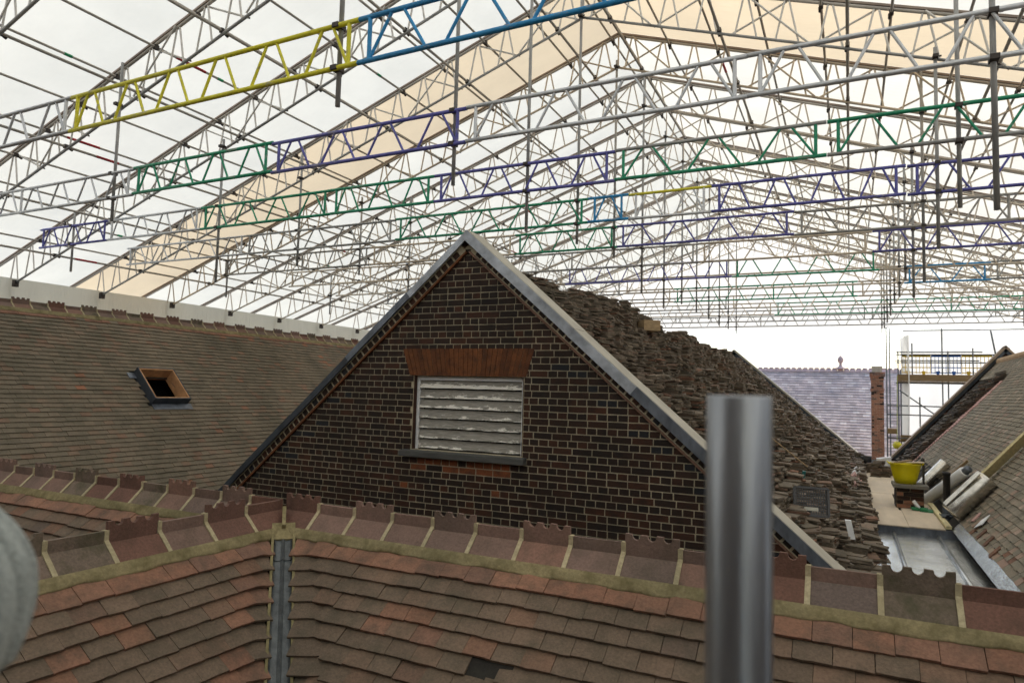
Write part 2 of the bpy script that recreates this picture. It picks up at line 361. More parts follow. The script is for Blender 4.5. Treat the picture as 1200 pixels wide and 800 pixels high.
for s in (-1, 1):
    for i in range(14): purlin(RX+s*(.12+.945*i), False, s, i)
    for i in range(7): purlin(RX+s*(.5+1.88*i), True, s, i)

# sheeting: one sheet per bay and slope
def sheet(k0, k1, s, mat, label, nx=10, ny=6):
    y0, y1 = Y0+BAY*k0, Y0+BAY*k1; x1 = EL-2.4 if s < 0 else ER+.25
    mb = MB(); nn = nx+1
    for j in range(ny+1):
        for i in range(nn):
            x = RX+(x1-RX)*i/nx; y = y0+(y1-y0)*j/ny
            sag = .045*math.sin(PI*j/ny)*(1+.3*math.sin(i*2.3+k0)) if ny < 20 else 0
            mb.v.append((x, y, zt(x)+.085-sag))
    for j in range(ny):
        for i in range(nx):
            q = (j*nn+i, j*nn+i+1, (j+1)*nn+i+1, (j+1)*nn+i); mb.f.append(q if s > 0 else q[::-1]); mb.m.append(0)
    return tag(solid('roof_sheet', mb, mat, None, True), label, 'roof sheet', 'translucent sheets of the temporary roof')
for s in (-1, 1):
    side = 'slope above the long roof with the skylight' if s < 0 else 'slope above the gutter with the yellow tub'
    for k in range(KMIN-1, KMAX):
        if k == 3: sheet(k, k+1, s, 'sheet_beige', 'beige translucent roof sheet, %s' % side)
        elif k < 3: sheet(k, k+1, s, 'sheet', 'white roof sheet %s before the beige, %s' % (ORD[2-k], side.replace('slope above the long roof with', 'above').replace('slope above the gutter with ', 'above ')))
        else: sheet(k, k+1, s, 'sheet', 'white roof sheet %s past the beige, %s' % (ORD[k-4], side.replace('slope above the long roof with', 'above').replace('slope above the gutter with ', 'above ')))
    sheet(KMIN-9, KMIN-1, s, 'sheet', 'long white roof sheet at the near end, %s' % side)  # unseen roof behind the camera, added to shade the near end

# sheet added over the open far gable to whiten the sky above tie level
mb = MB(); ye = Y0+BAY*KMAX+.02
mb.add([(EL-2, ye, 2.35), (RX, ye, 2.98), (ER+.2, ye, 2.98), (ER+.2, ye, zt(ER)+.1), (RX, ye, ZT+.1), (EL-2, ye, zt(EL-2)+.1)], [(0, 1, 4, 5), (1, 2, 3, 4)])
tag(solid('added_gable_sheet', mb, 'sheet_end'), 'bright white sheet closing the far gable of the temporary roof above the slate house', 'wall sheet', 'plastic sheets hung as walls')
# wall sheets
def wall_sheet(a, b, z0, z1, mat, label, fold=.05, n=120, nz=8):
    a, b = np.array(a, float), np.array(b, float); d = b-a; L = np.linalg.norm(d); d /= L; nrm = np.array((-d[1], d[0]))
    mb = MB()
    for j in range(nz+1):
        for i in range(n+1):
            q = L*i/n; h = z1+(z0-z1)*j/nz
            off = fold*(math.sin(q*5.1+.6*math.sin(q*1.7)+j*.25)*.5+math.sin(q*11.3+j*.4)*.25)*min(1, .25+j*.35)
            p = a+d*q+nrm*off; mb.v.append((p[0], p[1], h))
    for j in range(nz):
        for i in range(n): mb.f.append((j*(n+1)+i, j*(n+1)+i+1, (j+1)*(n+1)+i+1, (j+1)*(n+1)+i)); mb.m.append(0)
    return tag(solid('wall_sheet', mb, mat, None, True), label, 'wall sheet', 'plastic sheets hung as walls')
wall_sheet((EL-.2, -12), (EL-.2, 32), -8, zb(EL)+.12, 'sheet_wall', 'grey white plastic wall sheet behind the ridge of the long tiled roof', .06, 260)
wall_sheet((ER+.3, 32), (ER+.3, -12), -8, zt(ER)+.1, 'sheet_end', 'plastic wall sheet closing the eaves beyond the steep tiled roof', .06, 160)
wall_sheet((ER, -9), (3.2, -9), -8, 6.5, 'sheet_wall', 'plastic wall sheet hung at the near end of the temporary roof')  # unseen sheet added behind the camera, a bright strip for the pole to reflect
rear = empty('unseen_light_blocker', (-7, -9, -8), 'dark brick building standing behind the photographer under the roof', 'building')  # unseen walls added to darken the pole's reflections and the ambient light
b_ = MB(); b_.box(-17.3, 3.0, -9.3, -9, -8, 6.4); solid('wall', b_, 'render', rear)
b_ = MB(); b_.box(8.5, 8.8, -8.9, 4.6, -8, 1.6); solid('added_side_blocker', b_, 'render', rear)  # added out of view to dim the pole's right side
b_ = MB(); b_.box(-17.4, 3.1, -9.35, -8.95, 6.4, 6.5); solid('blocker_cap', b_, 'concrete', rear)

# ------------------------------------------------------------------ tie beams hung under the trusses (painted lattice beam units)
TB, TT = 2.95, 3.36
SECT = {0: [(-14.3, -8.33, 'alu'), (-8.3, -4.02, 'yellow'), (-3.98, .1, 'blue'), (.15, 5.2, 'alu')],
        1: [(-16.3, -10.2, 'alu'), (-10.15, -7.22, 'green'), (-7.18, -4.1, 'purple'), (-4.05, -.9, 'alu'), (-.86, 2.2, 'alu'), (2.25, 8, 'alu')],
        2: [(-16.4, -14.02, 'purple'), (-13.98, -11.2, 'alu'), (-11.15, -8.0, 'green'), (-7.95, -5.88, 'green'), (-5.84, -2.92, 'purple'), (-2.88, -.25, 'green'), (-.2, 3.1, 'green'), (3.15, 8, 'alu')],
        3: [(-16.4, -12.3, 'alu'), (-12.25, -8.15, 'steel'), (-8.1, -4.07, 'green'), (-4.03, -3.35, 'blue'), (-3.3, -1.98, 'alu'), (-1.94, .72, 'purple'), (.78, 4.1, 'purple'), (4.15, 8.2, 'alu')],
        4: [(-15.4, -10.4, 'steel'), (-10.36, -6.5, 'alu_beige'), (-6.46, -4.2, 'green'), (-4.16, -.9, 'purple'), (-.85, 2.4, 'steel'), (2.45, 8.2, 'alu_beige')],
        5: [(-15.0, -9.0, 'alu_beige'), (-8.95, -3.0, 'steel'), (-2.95, .4, 'alu_beige'), (.45, 3.6, 'purple'), (3.65, 8.2, 'steel')],
        6: [(-15.0, -7.0, 'alu_beige'), (-6.95, -2.6, 'purple'), (-2.55, .6, 'green'), (.65, 8.2, 'alu_beige')],
        7: [(-14.6, -6.0, 'steel'), (-5.95, 1.2, 'alu_beige'), (1.25, 3.0, 'blue'), (3.05, 8.2, 'steel')],
        8: [(-14.6, -5.0, 'alu_beige'), (-4.95, 0.2, 'green'), (.25, 8.2, 'alu_beige')],
        9: [(-14.2, -3.6, 'steel'), (-3.55, 8.2, 'alu_beige')], 10: [(-14, -2.4, 'alu_beige'), (-2.35, 8.2, 'green')],
        11: [(-14, 0.6, 'steel'), (.65, 8.2, 'steel')], 12: [(-14, 8.2, 'steel')]}
CNAME = {'alu': 'silver', 'steel': 'grey', 'alu_beige': 'beige grey', 'yellow': 'yellow', 'blue': 'blue', 'purple': 'purple blue', 'green': 'green'}
def tie_y(k): return 4.75+2.085*k
def tie_label(k, i, secs):
    c = CNAME[secs[i][2]]; row = '%s row back' % ORD[k]
    if c in ('yellow',): return 'yellow lattice beam with a post, between silver and blue beams'
    def nb(j): return CNAME[secs[j][2]] if 0 <= j < len(secs) else None
    a, b = nb(i-1), nb(i+1)
    side = 'between a %s and a %s unit' % (a, b) if a and b else ('next to a %s unit at the far eaves end' % (a or b) if (a or b) else 'spanning the full width')
    side = side.replace(' at the far eaves end', '')
    if i == 0 and b: side = 'over the skylight roof beside a %s unit' % b
    if i == len(secs)-1 and a: side = 'over the steep roof beside a %s unit' % a
    return '%s lattice beam, %s, %s' % (c, side, row)
for k, secs in SECT.items():
    y = tie_y(k)
    for i, (x0, x1, mt) in enumerate(secs):
        t = empty('lattice_beam', ((x0+x1)/2, y, TB), tie_label(k, i, secs), 'lattice beam', 'painted lattice beams hung level under the roof trusses')
        zj = random.uniform(-.012, .012)
        wm = mt
        tm = 'yellow' if (k == 3 and i == 4) else mt
        if k == 2 and i in (5, 6): tm = 'steel'
        if k == 2 and i == 6: tm = 'green'
        for nm, z, q in (('top_chord', TT+zj, tm), ('bottom_chord', TB+zj, 'steel' if (mt == 'green' and k == 2 and i == 6) else mt)):
            mb = MB(); mb.tube((x0-.022, y, z), (x1+.022, y, z), .0242, 10 if k < 3 else 7); solid(nm, mb, q, t, True)
        L = x1-x0; n = max(1, round(L/.76)); p = L/n; mass = MB()
        els = []
        for j in range(n):
            xa = x0+j*p
            els += [((xa+.1, y, TB+zj), (xa+p/2-.06, y, TT+zj), .0155), ((xa+p-.1, y, TB+zj), (xa+p/2+.06, y, TT+zj), .0155)]
        posts = [x0+.1, x1-.1]+([x0+p*round(n/2)] if n > 6 else [])
        for j, (a, b, r) in enumerate(els+[((q, y, TB+zj), (q, y, TT+zj), .021) for q in posts]):
            if k < 5:
                mb = MB(); mb.tube(a, b, r, 7, caps=False); solid('post' if j >= len(els) else 'diagonal', mb, wm, t, True)
            else: mass.tube(a, b, r, 5, caps=False)
        if mass.v: solid('web', mass, wm, t)['kind'] = 'stuff'
# hangers
for x, ks, where in ((-15.3, (0, 2, 4, 6), 'close to the eaves above the long tiled roof'), (-10.75, range(0, 13), 'halfway down the roof over the skylight'), (RX-.02, range(0, 13), 'under the roof ridge'), (1.13, range(1, 13), 'over the gutter beyond the brick gable'), (5.6, range(2, 13, 2), 'over the steep roof by the eaves')):
    for n, k in enumerate(ks):
        y = tie_y(k)+.06; bot = {(-10.75, 2): 1.9, (1.13, 1): 1.64, (-10.75, 1): 2.58}.get((x, k), 2.2+.6*random.random())
        if x < -15: bot = 2.35
        if x == 1.13 and k > 1: bot = (1.95 if k < 6 else 2.55)+.25*random.random()
        if k > 6: bot = max(bot, 2.6)
        t = empty('hanger_tube', (x, y, bot), '%s grey hanger back, %s' % (ORD[n], where), 'hanger tube', 'scaffold tubes hanging from the roof trusses')
        top = zb(x)+(.72 if (n % 2 or x < -12) else .15)
        mb = MB(); mb.tube((x, y, bot), (x, y, top), .0242, 10); solid('tube', mb, 'steel', t, True)
        for z in (TB, TT, min(top-.05, zb(x))): clamp(t, x, y, z, 'hanger')

# ------------------------------------------------------------------ tile pieces
def tile_variant(L=.15, th=.013, camber=.004, seed=0, w=1.0):
    r = random.Random(seed); mb = MB(); nx = 4
    top = []
    for j, y in enumerate((0, L)):
        for i in range(nx+1):
            x = (i/nx-.5)*w
            ey = (r.uniform(-.002, .002) if j == 0 else 0)
            top.append((x, y+ey, th+camber*(1-(2*x/w)**2)+r.uniform(-.0012, .0012)))
    n = len(top); vs = top+[(x, y, z-th) for x, y, z in top]
    fs = [(i, i+1, nx+2+i, nx+1+i) for i in range(nx)]
    fs += [(n+i+1, n+i, i, i+1) for i in range(nx)][:0]+[(i+1, i, n+i, n+i+1) for i in range(nx)]
    fs += [(0, nx+1, n+nx+1, n), (nx, n+nx, n+2*nx+1, 2*nx+1)]
    mb.add(vs, fs); return mb
TILE_NEAR = [tile_variant(.15, .0135, .0012, s) for s in range(8)]
def flat_tile(L=.14, th=.013, w=1.0):
    mb = MB(); mb.box(-w/2, w/2, 0, L, 0, th); return mb
TILE_FAR = [flat_tile()]
def tile_rows(top, u, v, nrm, rows, span, gauge=.1, w=.165, lift=.018, choose=None, jit=1., skip=None, first=0., cut=None):
    """rows of tiles down a slope: top = point on the ridge line, u along the rows, v down the slope; span(row) -> list of (u0, u1)"""
    out = []
    top, u, v, nrm = map(np.asarray, (top, u, v, nrm))
    for r in range(rows):
        wob = r*1.7
        for a, b in span(r):
            off = (w/2 if r % 2 else 0)+random.uniform(-.02, .02)
            x = math.floor((a-off)/w)*w+off
            while x < b:
                c0, c1 = max(a, x), min(b, x+w); x += w
                if c1-c0 < .045: continue
                ww = c1-c0-random.uniform(.0015, .004)
                s = first+(r+1)*gauge+random.gauss(0, .003*jit)+.012*math.sin(c0*1.3+wob*.25)*jit*.45
                if skip and skip(c0, r): continue
                mi = choose(c0, r) if choose else 0
                th = random.gauss(0, .006*jit); tilt = lift/.12+random.gauss(0, .012*jit)
                up = -v*math.cos(tilt)-nrm*math.sin(tilt); nn = nrm*math.cos(tilt)-v*math.sin(tilt)
                uu = u*math.cos(th)+up*math.sin(th); up2 = up*math.cos(th)-u*math.sin(th)
                P = top+u*(c0+c1)/2+v*s+nrm*(lift+random.gauss(0, .0015*jit))
                nz = np.cross(uu, up2)
                if cut and cut(c0, c1, a, b):               # a tile cut on the rake along a valley, tucked under its neighbour
                    sg, kk = cut(c0, c1, a, b); uu, up2, nz = u, up, nn; ex = .085; gp = (c0-a) if sg < 0 else (b-c1); P = P+u*sg*gp/2; ww += gp
                    P = P-u*sg*ex/2-nn*.003; out.append((m4(P, u*(ww+ex), up+u*sg*kk, nn), mi)); continue
                out.append((m4(P, uu*ww, up2, nz), mi))
    return out

# ------------------------------------------------------------------ crested ridge tiles
def ridge_piece(L, tall, pitch, seed):
    """local x along the ridge, y across, z up; origin on the level of the mortar base under the ridge line"""
    r = random.Random(seed); mb = MB(); t = math.tan(pitch)
    prof = [(.152, 0.0), (.06, .152*t*.62), (.022, .125)]
    thk = .016
    for s in (1, -1):
        o = [(s*a, z) for a, z in prof]; i = [(s*(a-thk*.7), z-thk*.9) for a, z in prof[:2]]+[(s*.006, .108)]
        poly = o+i[::-1]
        if s < 0: poly = poly[::-1]
        mb.prism([(-L/2, y, z) for y, z in poly], (L, 0, 0))
    h0 = .118; h1 = .24 if tall else .187; c = .011
    if tall:
        n = 4; e = L/2-.002; pts = [(-e, h0), (e, h0)]
        tops = []
        mw = .036; gap = (2*e-n*mw)/(n-1)
        x = e
        for i in range(n):
            tops += [(x, h1-.004*r.random()), (x-mw, h1-.004*r.random())]; x -= mw
            if i < n-1:
                for q in range(1, 6):
                    a = PI*q/6; tops.append((x-gap/2+gap/2*math.cos(a), h1-.004-math.sin(a)*.028))
                x -= gap
        # strip quads keep the outline clean
        full = [(-e, h0), (e, h0)]+tops
        xs = [p[0] for p in tops]; V = []
        for y in (-c, c): V += [(p[0], y, p[1]) for p in tops]+[(p[0], y, h0) for p in tops]
        k = len(tops); F = []
        for i in range(k-1):
            if abs(tops[i][0]-tops[i+1][0]) < 1e-6: continue
            F += [(i, i+1, k+i+1, k+i), (2*k+i+1, 2*k+i, 3*k+i, 3*k+i+1)]
        for i in range(k-1): F.append((i+1, i, 2*k+i, 2*k+i+1))
        F += [(0, k, 3*k, 2*k), (2*k-1, k-1, 3*k-1, 4*k-1)]
        mb.add(V, F)
    else:
        mb.hexa([(-L/2, -c, h0), (L/2, -c, h0), (L/2, c, h0), (-L/2, c, h0), (-L/2, -c, h1), (L/2, -c, h1+r.uniform(-.003, .003)), (L/2, c, h1), (-L/2, c, h1)])
    return mb
def joint_piece(pitch, tall):
    mb = MB(); t = math.tan(pitch); j = .013
    for s in (1, -1):
        o = [(s*.157, .002), (s*.062, .152*t*.62+.007), (s*.026, .128), (s*.0165, .14), (s*.0165, .192), (0, .192), (0, .1)]
        if s < 0: o = o[::-1]
        mb.prism([(-j, y, z) for y, z in o], (2*j, 0, 0))
    return mb
def ridge_line(parent, a, b, pitch, tall_first, Lp=.31, mats=('ridge', 'ridge_moss', 'ridge_red'), weights=(.72, .1, .18), special={}):
    a, b = np.asarray(a, float), np.asarray(b, float); L = np.linalg.norm(b-a); u = (b-a)/L; n = int(round(L/Lp)); Lp = L/n
    y = np.cross((0, 0, 1), u); out = []; cache = {}
    for i in range(n):
        tall = (i % 2 == 0) == tall_first
        mt = special.get(i) or random.choices(mats, weights)[0]
        v = random.randrange(3); k = (tall, mt, v)
        if k not in cache: cache[k] = mesh_of('ridge_tile', ridge_piece(Lp-.012, tall, pitch, v), mt)
        o = bpy.data.objects.new('ridge_tile', cache[k])
        P = a+u*Lp*(i+.5)+np.array((0, 0, random.gauss(0, .002)))
        th = random.gauss(0, .006); uu = u*math.cos(th)+y*math.sin(th); yy = y*math.cos(th)-u*math.sin(th)
        link(o, Matrix(m4(P, uu, yy, (0, 0, 1)).tolist()), parent)
        if i:
            if 'j' not in cache: cache['j'] = mesh_of('mortar_joint', joint_piece(pitch, True), 'mortar_joint')
            o = bpy.data.objects.new('mortar_joint', cache['j']); link(o, Matrix(m4(a+u*Lp*i, u, y, (0, 0, 1)).tolist()), parent)
def fillet(parent, a, b, out, down, w=.038, seed=0):
    """uneven mortar bedding along the foot of a ridge; out = horizontal direction, down = down-slope unit vector"""
    r = random.Random(seed); a, b = np.asarray(a, float), np.asarray(b, float); L = np.linalg.norm(b-a); n = max(4, int(L/.03)); u = (b-a)/L
    nrm = np.cross(u, down); nrm = nrm*(1 if nrm[2] > 0 else -1); V = []; F = []
    ph = r.random()*9
    for i in range(n+1):
        p = a+u*L*i/n; ww = w*(1+.14*math.sin(i*.31+ph)+.1*math.sin(i*.83)+.12*(r.random()-.5)); hh = .015*(1+.25*math.sin(i*.47+ph))
        V += [p-down*.03+nrm*.03, p+nrm*(hh+.012), p+down*ww*.7+nrm*hh, p+down*ww+nrm*.012, p+down*ww-nrm*.03]
    for i in range(n):
        for j in range(4): F.append((i*5+j, i*5+j+1, i*5+j+6, i*5+j+5))
    mb = MB(); mb.add(V, F); return solid('mortar_fillet', mb, 'mortar', parent, True)

# ------------------------------------------------------------------ house with the T-shaped tiled roof, nearest
P1 = math.radians(43); t1 = math.tan(P1); RY, RZ, SX = 3.72, -1.0, -3.62   # ridge y, mortar level, x of the spur ridge
XL, XR = -9.05, 2.6
near = empty('tiled_house', (-3.5, 1.4, -8), 'nearest house roof of brown clay tiles with crenellated ridge tiles and a lead valley', 'house')
mb = MB()
e0 = .14; drop = 2.35
zr = RZ+e0*t1-.03
def roofquad(p, th=.04):
    p = [np.asarray(q, float) for q in p]; mb.hexa([q-np.array((0, 0, th)) for q in p]+p)
roofquad([(XL, RY-drop, zr-drop*t1), (SX+drop, RY-drop, zr-drop*t1), (SX, RY, zr), (XL, RY, zr)])
roofquad([(SX+drop, RY-drop, zr-drop*t1), (XR, RY-drop, zr-drop*t1), (XR, RY, zr), (SX, RY, zr)])
roofquad([(XL, RY, zr), (XR, RY, zr), (XR, RY+1.25, zr-1.25*t1), (XL, RY+1.25, zr-1.25*t1)])
roofquad([(SX, -3, zr), (SX+drop, -3, zr-drop*t1), (SX+drop, RY-drop, zr-drop*t1), (SX, RY, zr)])
roofquad([(SX-drop, -3, zr-drop*t1), (SX, -3, zr), (SX, RY, zr), (SX-drop, RY-drop, zr-drop*t1)])
solid('roof_deck', mb, 'deck', near)
c1, s1 = math.cos(P1), math.sin(P1)
base0 = RZ+e0*t1                                      # plane height at the ridge line
# front slope, down = -Y
def span_front(r):
    s = (.055+(r+1)*.1)*c1                           # horizontal run at the tail
    return [(XL, SX-s-e0-.06), (SX+s+e0+.098, XR)]
def choose_front(x, r):
    if r < 2: return 1 if (r < 1 or random.random() < 0) else (2 if False else 0)
    q = random.random()
    return 1 if q < .012+.02*(math.sin(x*2.1+r*.9) > .8) else 0
OFF = e0/c1-.005
pl = tile_rows((0, RY-e0+.0, RZ), (1, 0, 0), (0, -c1, -s1), (0, -s1, c1), 26, span_front, cut=lambda a_, b_, a, b: (-1, c1) if a_-a < .05 and a > SX else None, first=.055, lift=.023, choose=choose_front, skip=lambda x, r: r == 5 and -1.795 < x < -1.63)
# spur slope, down = +X ; rows run along Y
def span_spur(r):
    s = (.055+(r+1)*.1)*c1
    return [(-3, RY-s-e0-.098)]
def choose_spur(y, r):
    if r < 1: return 1
    return 1 if (random.random() < .025 or (RY-(r+1)*.1*c1-.3-y < .3 and random.random() < .3)) else 0
pl += tile_rows((SX+e0, 0, RZ), (0, 1, 0), (c1, 0, -s1), (s1, 0, c1), 26, span_spur, cut=lambda a_, b_, a, b: (1, c1) if b-b_ < .05 else None, first=.055, lift=.023, choose=choose_spur)
emit('tile', 'tiles', pl, near, TILE_NEAR, ['tile', 'tile_red', 'gap_shade'])
pl = tile_rows((0, RY+e0, RZ), (-1, 0, 0), (0, c1, -s1), (0, s1, c1), 14, lambda r: [(-XR, -XL)])
pl += tile_rows((SX-e0, 0, RZ), (0, -1, 0), (-c1, 0, -s1), (-s1, 0, c1), 26, lambda r: [(-(RY-(r+1)*.1*c1-.06), 3)])
emit('tile', 'tiles', pl, near, [flat_tile()], ['tile', 'tile_red'], limit=0)
# ridges: main ridge both ways from the spur, and the spur
ridge_line(near, (SX+.02, RY, RZ), (XR, RY, RZ), P1, True, .3135, special={0: 'ridge_red', 10: 'ridge_red', 12: 'ridge_moss', 14: 'ridge_red', 13: 'ridge_red', 1: 'ridge', 2: 'ridge', 3: 'ridge', 4: 'ridge'})
ridge_line(near, (XL, RY, RZ), (SX-.02, RY, RZ), P1, True, .3085)
ridge_line(near, (SX, RY-.04, RZ), (SX, -3, RZ), P1, False, .3135, special={0: 'ridge_red', 1: 'ridge_red', 2: 'ridge', 3: 'ridge_red', 5: 'ridge_moss', 4: 'ridge_moss'})
dn = np.array((0, -c1, -s1)); ds = np.array((c1, 0, -s1))
fillet(near, (SX+.17, RY-.15, RZ+.0), (XR, RY-.15, RZ), (0, -1, 0), dn, seed=1)
fillet(near, (XL, RY-.15, RZ), (SX-.17, RY-.15, RZ), (0, -1, 0), dn, seed=2)
fillet(near, (SX+.15, -3, RZ), (SX+.15, RY-.17, RZ), (1, 0, 0), ds, seed=3)
fillet(near, (XL, RY+.15, RZ), (XR, RY+.15, RZ), (0, 1, 0), np.array((0, c1, -s1)), seed=4)
# valley gutter
vd = np.array((1, -1, -t1)); vd /= np.linalg.norm(vd); vh = np.array((1, 1, 0))/math.sqrt(2); vn = np.cross(vh, vd); vn = vn*np.sign(vn[2])
va = np.array((SX+e0, RY-e0, RZ))
def valley_strip(s0, s1_, w, h, nm, mt, mid=.012):
    mb = MB()
    P = []
    for s in (s0, s1_):
        c = va+vd*s
        P.append([c-vh*w+vn*(h+.012), c-vh*(w-.01)+vn*h, c-vh*.014+vn*h, c+vn*(h+mid), c+vh*.014+vn*h, c+vh*(w-.01)+vn*h, c+vh*w+vn*(h+.012), c+vh*w+vn*(h-.05), c-vh*w+vn*(h-.05)])
    n = 9
    mb.add(P[0]+P[1], [(i, (i+1) % n, n+(i+1) % n, n+i) for i in range(n)]+[tuple(range(n))[::-1], tuple(range(n, 2*n))])
    return solid(nm, mb, mt, near)
valley_strip(.1, .3, .054, .048, 'valley_lead', 'valley'); valley_strip(.28, 3.2, .057, .042, 'valley_lead', 'valley')
mb = MB()
for sgn in (-1, 1):
    mb.obox(va+vd*1.65+vh*sgn*.067+vn*.042, vh*.008, vd*1.6, vn*.034)
solid('valley_mortar_edge', mb, 'mortar', near)
mb = MB(); mb.obox(va+vd*.05+vn*.03, vh*.075, vd*.075, vn*.03)
mb.obox(va-vd*.06+vn*.075, vh*.012, vd*.09, vn*.02)
solid('mortar_saddle', mb, 'mortar', near)
# walls under the eaves
mb = MB(); ze = zr-drop*t1
mb.box(XL+.1, XR-.1, RY-drop+.25, RY+1.2, -8, ze-.02); mb.box(SX-drop+.3, SX+drop-.3, -2.9, RY-drop+.2, -8, ze-.02)
solid('wall', mb, 'render', near)
# near-black filler painted as the shade where a tile is missing
mb = MB(); P0 = np.array((-1.63, RY-e0, RZ))+dn*.6; mb.obox(P0+np.array((0, -s1, c1))*.012, (.12, 0, 0), dn*.055, np.array((0, -s1, c1))*.004)
solid('tile', mb, 'gap_shade', near)['label'] = 'dark filler painted as shade where a tile is missing'

# ------------------------------------------------------------------ brick gable house under stripped roof
GX, GZ, GY, GS, FY = -4.08, 1.9, 7.0, .868, 28.0       # apex x and coping top z, front wall face, slope, far gable
gable = empty('brick_house', (GX, GY, -8), 'dark brick house with a louvred gable window, lead coping and stripped roof slope', 'house')
gl = math.atan(GS); gc, gs = math.cos(gl), math.sin(gl)
FZ = GZ-.255                                           # apex of the plain brickwork
mb = MB()                                              # backing wall in mortar colour, with the window opening left out
WX0, WX1, WZ0, WZ1 = -4.80, -3.31, -.73, .16
def gtop(x): return FZ+.1-GS*abs(x-GX)
xs = sorted({-10.2, WX0, GX, WX1, .9}); bo = -3.2
def wallpoly(pts, y0=GY+.0035, y1=GY+.33): mb.prism([(x, y0, z) for x, z in pts], (0, y1-y0, 0))
wallpoly([(-9.2, bo), (WX0, bo), (WX0, gtop(WX0)), (-9.2, gtop(-9.2))])
wallpoly([(WX1, bo), (.35, bo), (.35, gtop(.35)), (WX1, gtop(WX1))])
wallpoly([(WX0, bo), (WX1, bo), (WX1, WZ0), (WX0, WZ0)])
wallpoly([(WX0, WZ1), (WX1, WZ1), (WX1, gtop(WX1)), (GX, gtop(GX)), (WX0, gtop(WX0))])
solid('gable_wall', mb, 'pointing', gable)
def brick_variants():
    out = []
    for s in range(5):
        r = random.Random(s); b = MB(); j = lambda a: a+r.uniform(-.012, .012)
        p = [(-.5+.0, 0, -.5), (.5, 0, -.5), (.5, .6, -.5), (-.5, .6, -.5), (-.5, 0, .5), (.5, 0, .5), (.5, .6, .5), (-.5, .6, .5)]
        p = [(j(x) if y == 0 else x, y, (z+r.uniform(-.03, .03)) if y == 0 else z) for x, y, z in p]
        b.hexa(p); out.append(b)
    return out
BV = brick_variants()
CO = .0762
bricks = []
r0 = 0; z = -2.2
def brick(cx, cz, w, h=.0645, mi=0, ax=(1, 0, 0), az=(0, 0, 1), y=GY, dep=.02):
    ax, az = np.array(ax, float), np.array(az, float)
    bricks.append((m4((cx, y-random.uniform(.0, .004), cz), ax*w, (0, dep/.6, 0), az*h), mi))
row = 0
while z < FZ:
    zc = z+CO/2; half = (FZ+.02-(zc-.033))/GS
    head = row % 2 == 1; pit = .1145 if head else .2265; off = .0572 if head else .1145+random.choice((0, 0, .057))
    x = -9.0+off+random.uniform(-.012, .012)
    # arch line: bricks stop against the splayed flat arch
    sp = (zc-WZ1)*.34 if WZ1 < zc < WZ1+.335 else 0
    ax0, ax1 = (WX0-.06-sp*.5, WX1+.03+sp*.45) if WZ1 < zc < WZ1+.335 else (WX0-.004, WX1+.004)
    opening = WZ0-.09 < zc < WZ1+.335
    sill = WZ0-.09 < zc < WZ0+.0
    while x < .3:
        pp = pit*random.uniform(.985, 1.015)
        if head and random.random() < .02: pp = .2265
        segs = [(x, x+pp)]
        if opening:
            o0, o1 = (WX0-.13, WX1+.06) if sill else (ax0, ax1)
            segs = [(x, min(x+pp, o0)), (max(x, o1), x+pp)]
        for a, b in segs:
            a = max(a, GX-half+.01); b = min(b, GX+half-.01)
            if b-a > .03:
                m = 0; q = random.random()
                if -4.7 < (a+b)/2 < -3.45 and WZ0-.28 < zc < WZ0-.1 and q < .8: m = 1
                elif q < .003: m = 1
                elif (b > GX+half-.35 and zc < .3 and q < .3) or (a < GX-half+.3 and zc < 0 and q < .25): m = 2
                brick((a+b)/2, zc, b-a-.0125, mi=m)
        x += pp
    z += CO; row += 1
emit('brick', 'bricks', bricks, gable, BV, ['brick', 'brick_orange', 'brick_blue'])
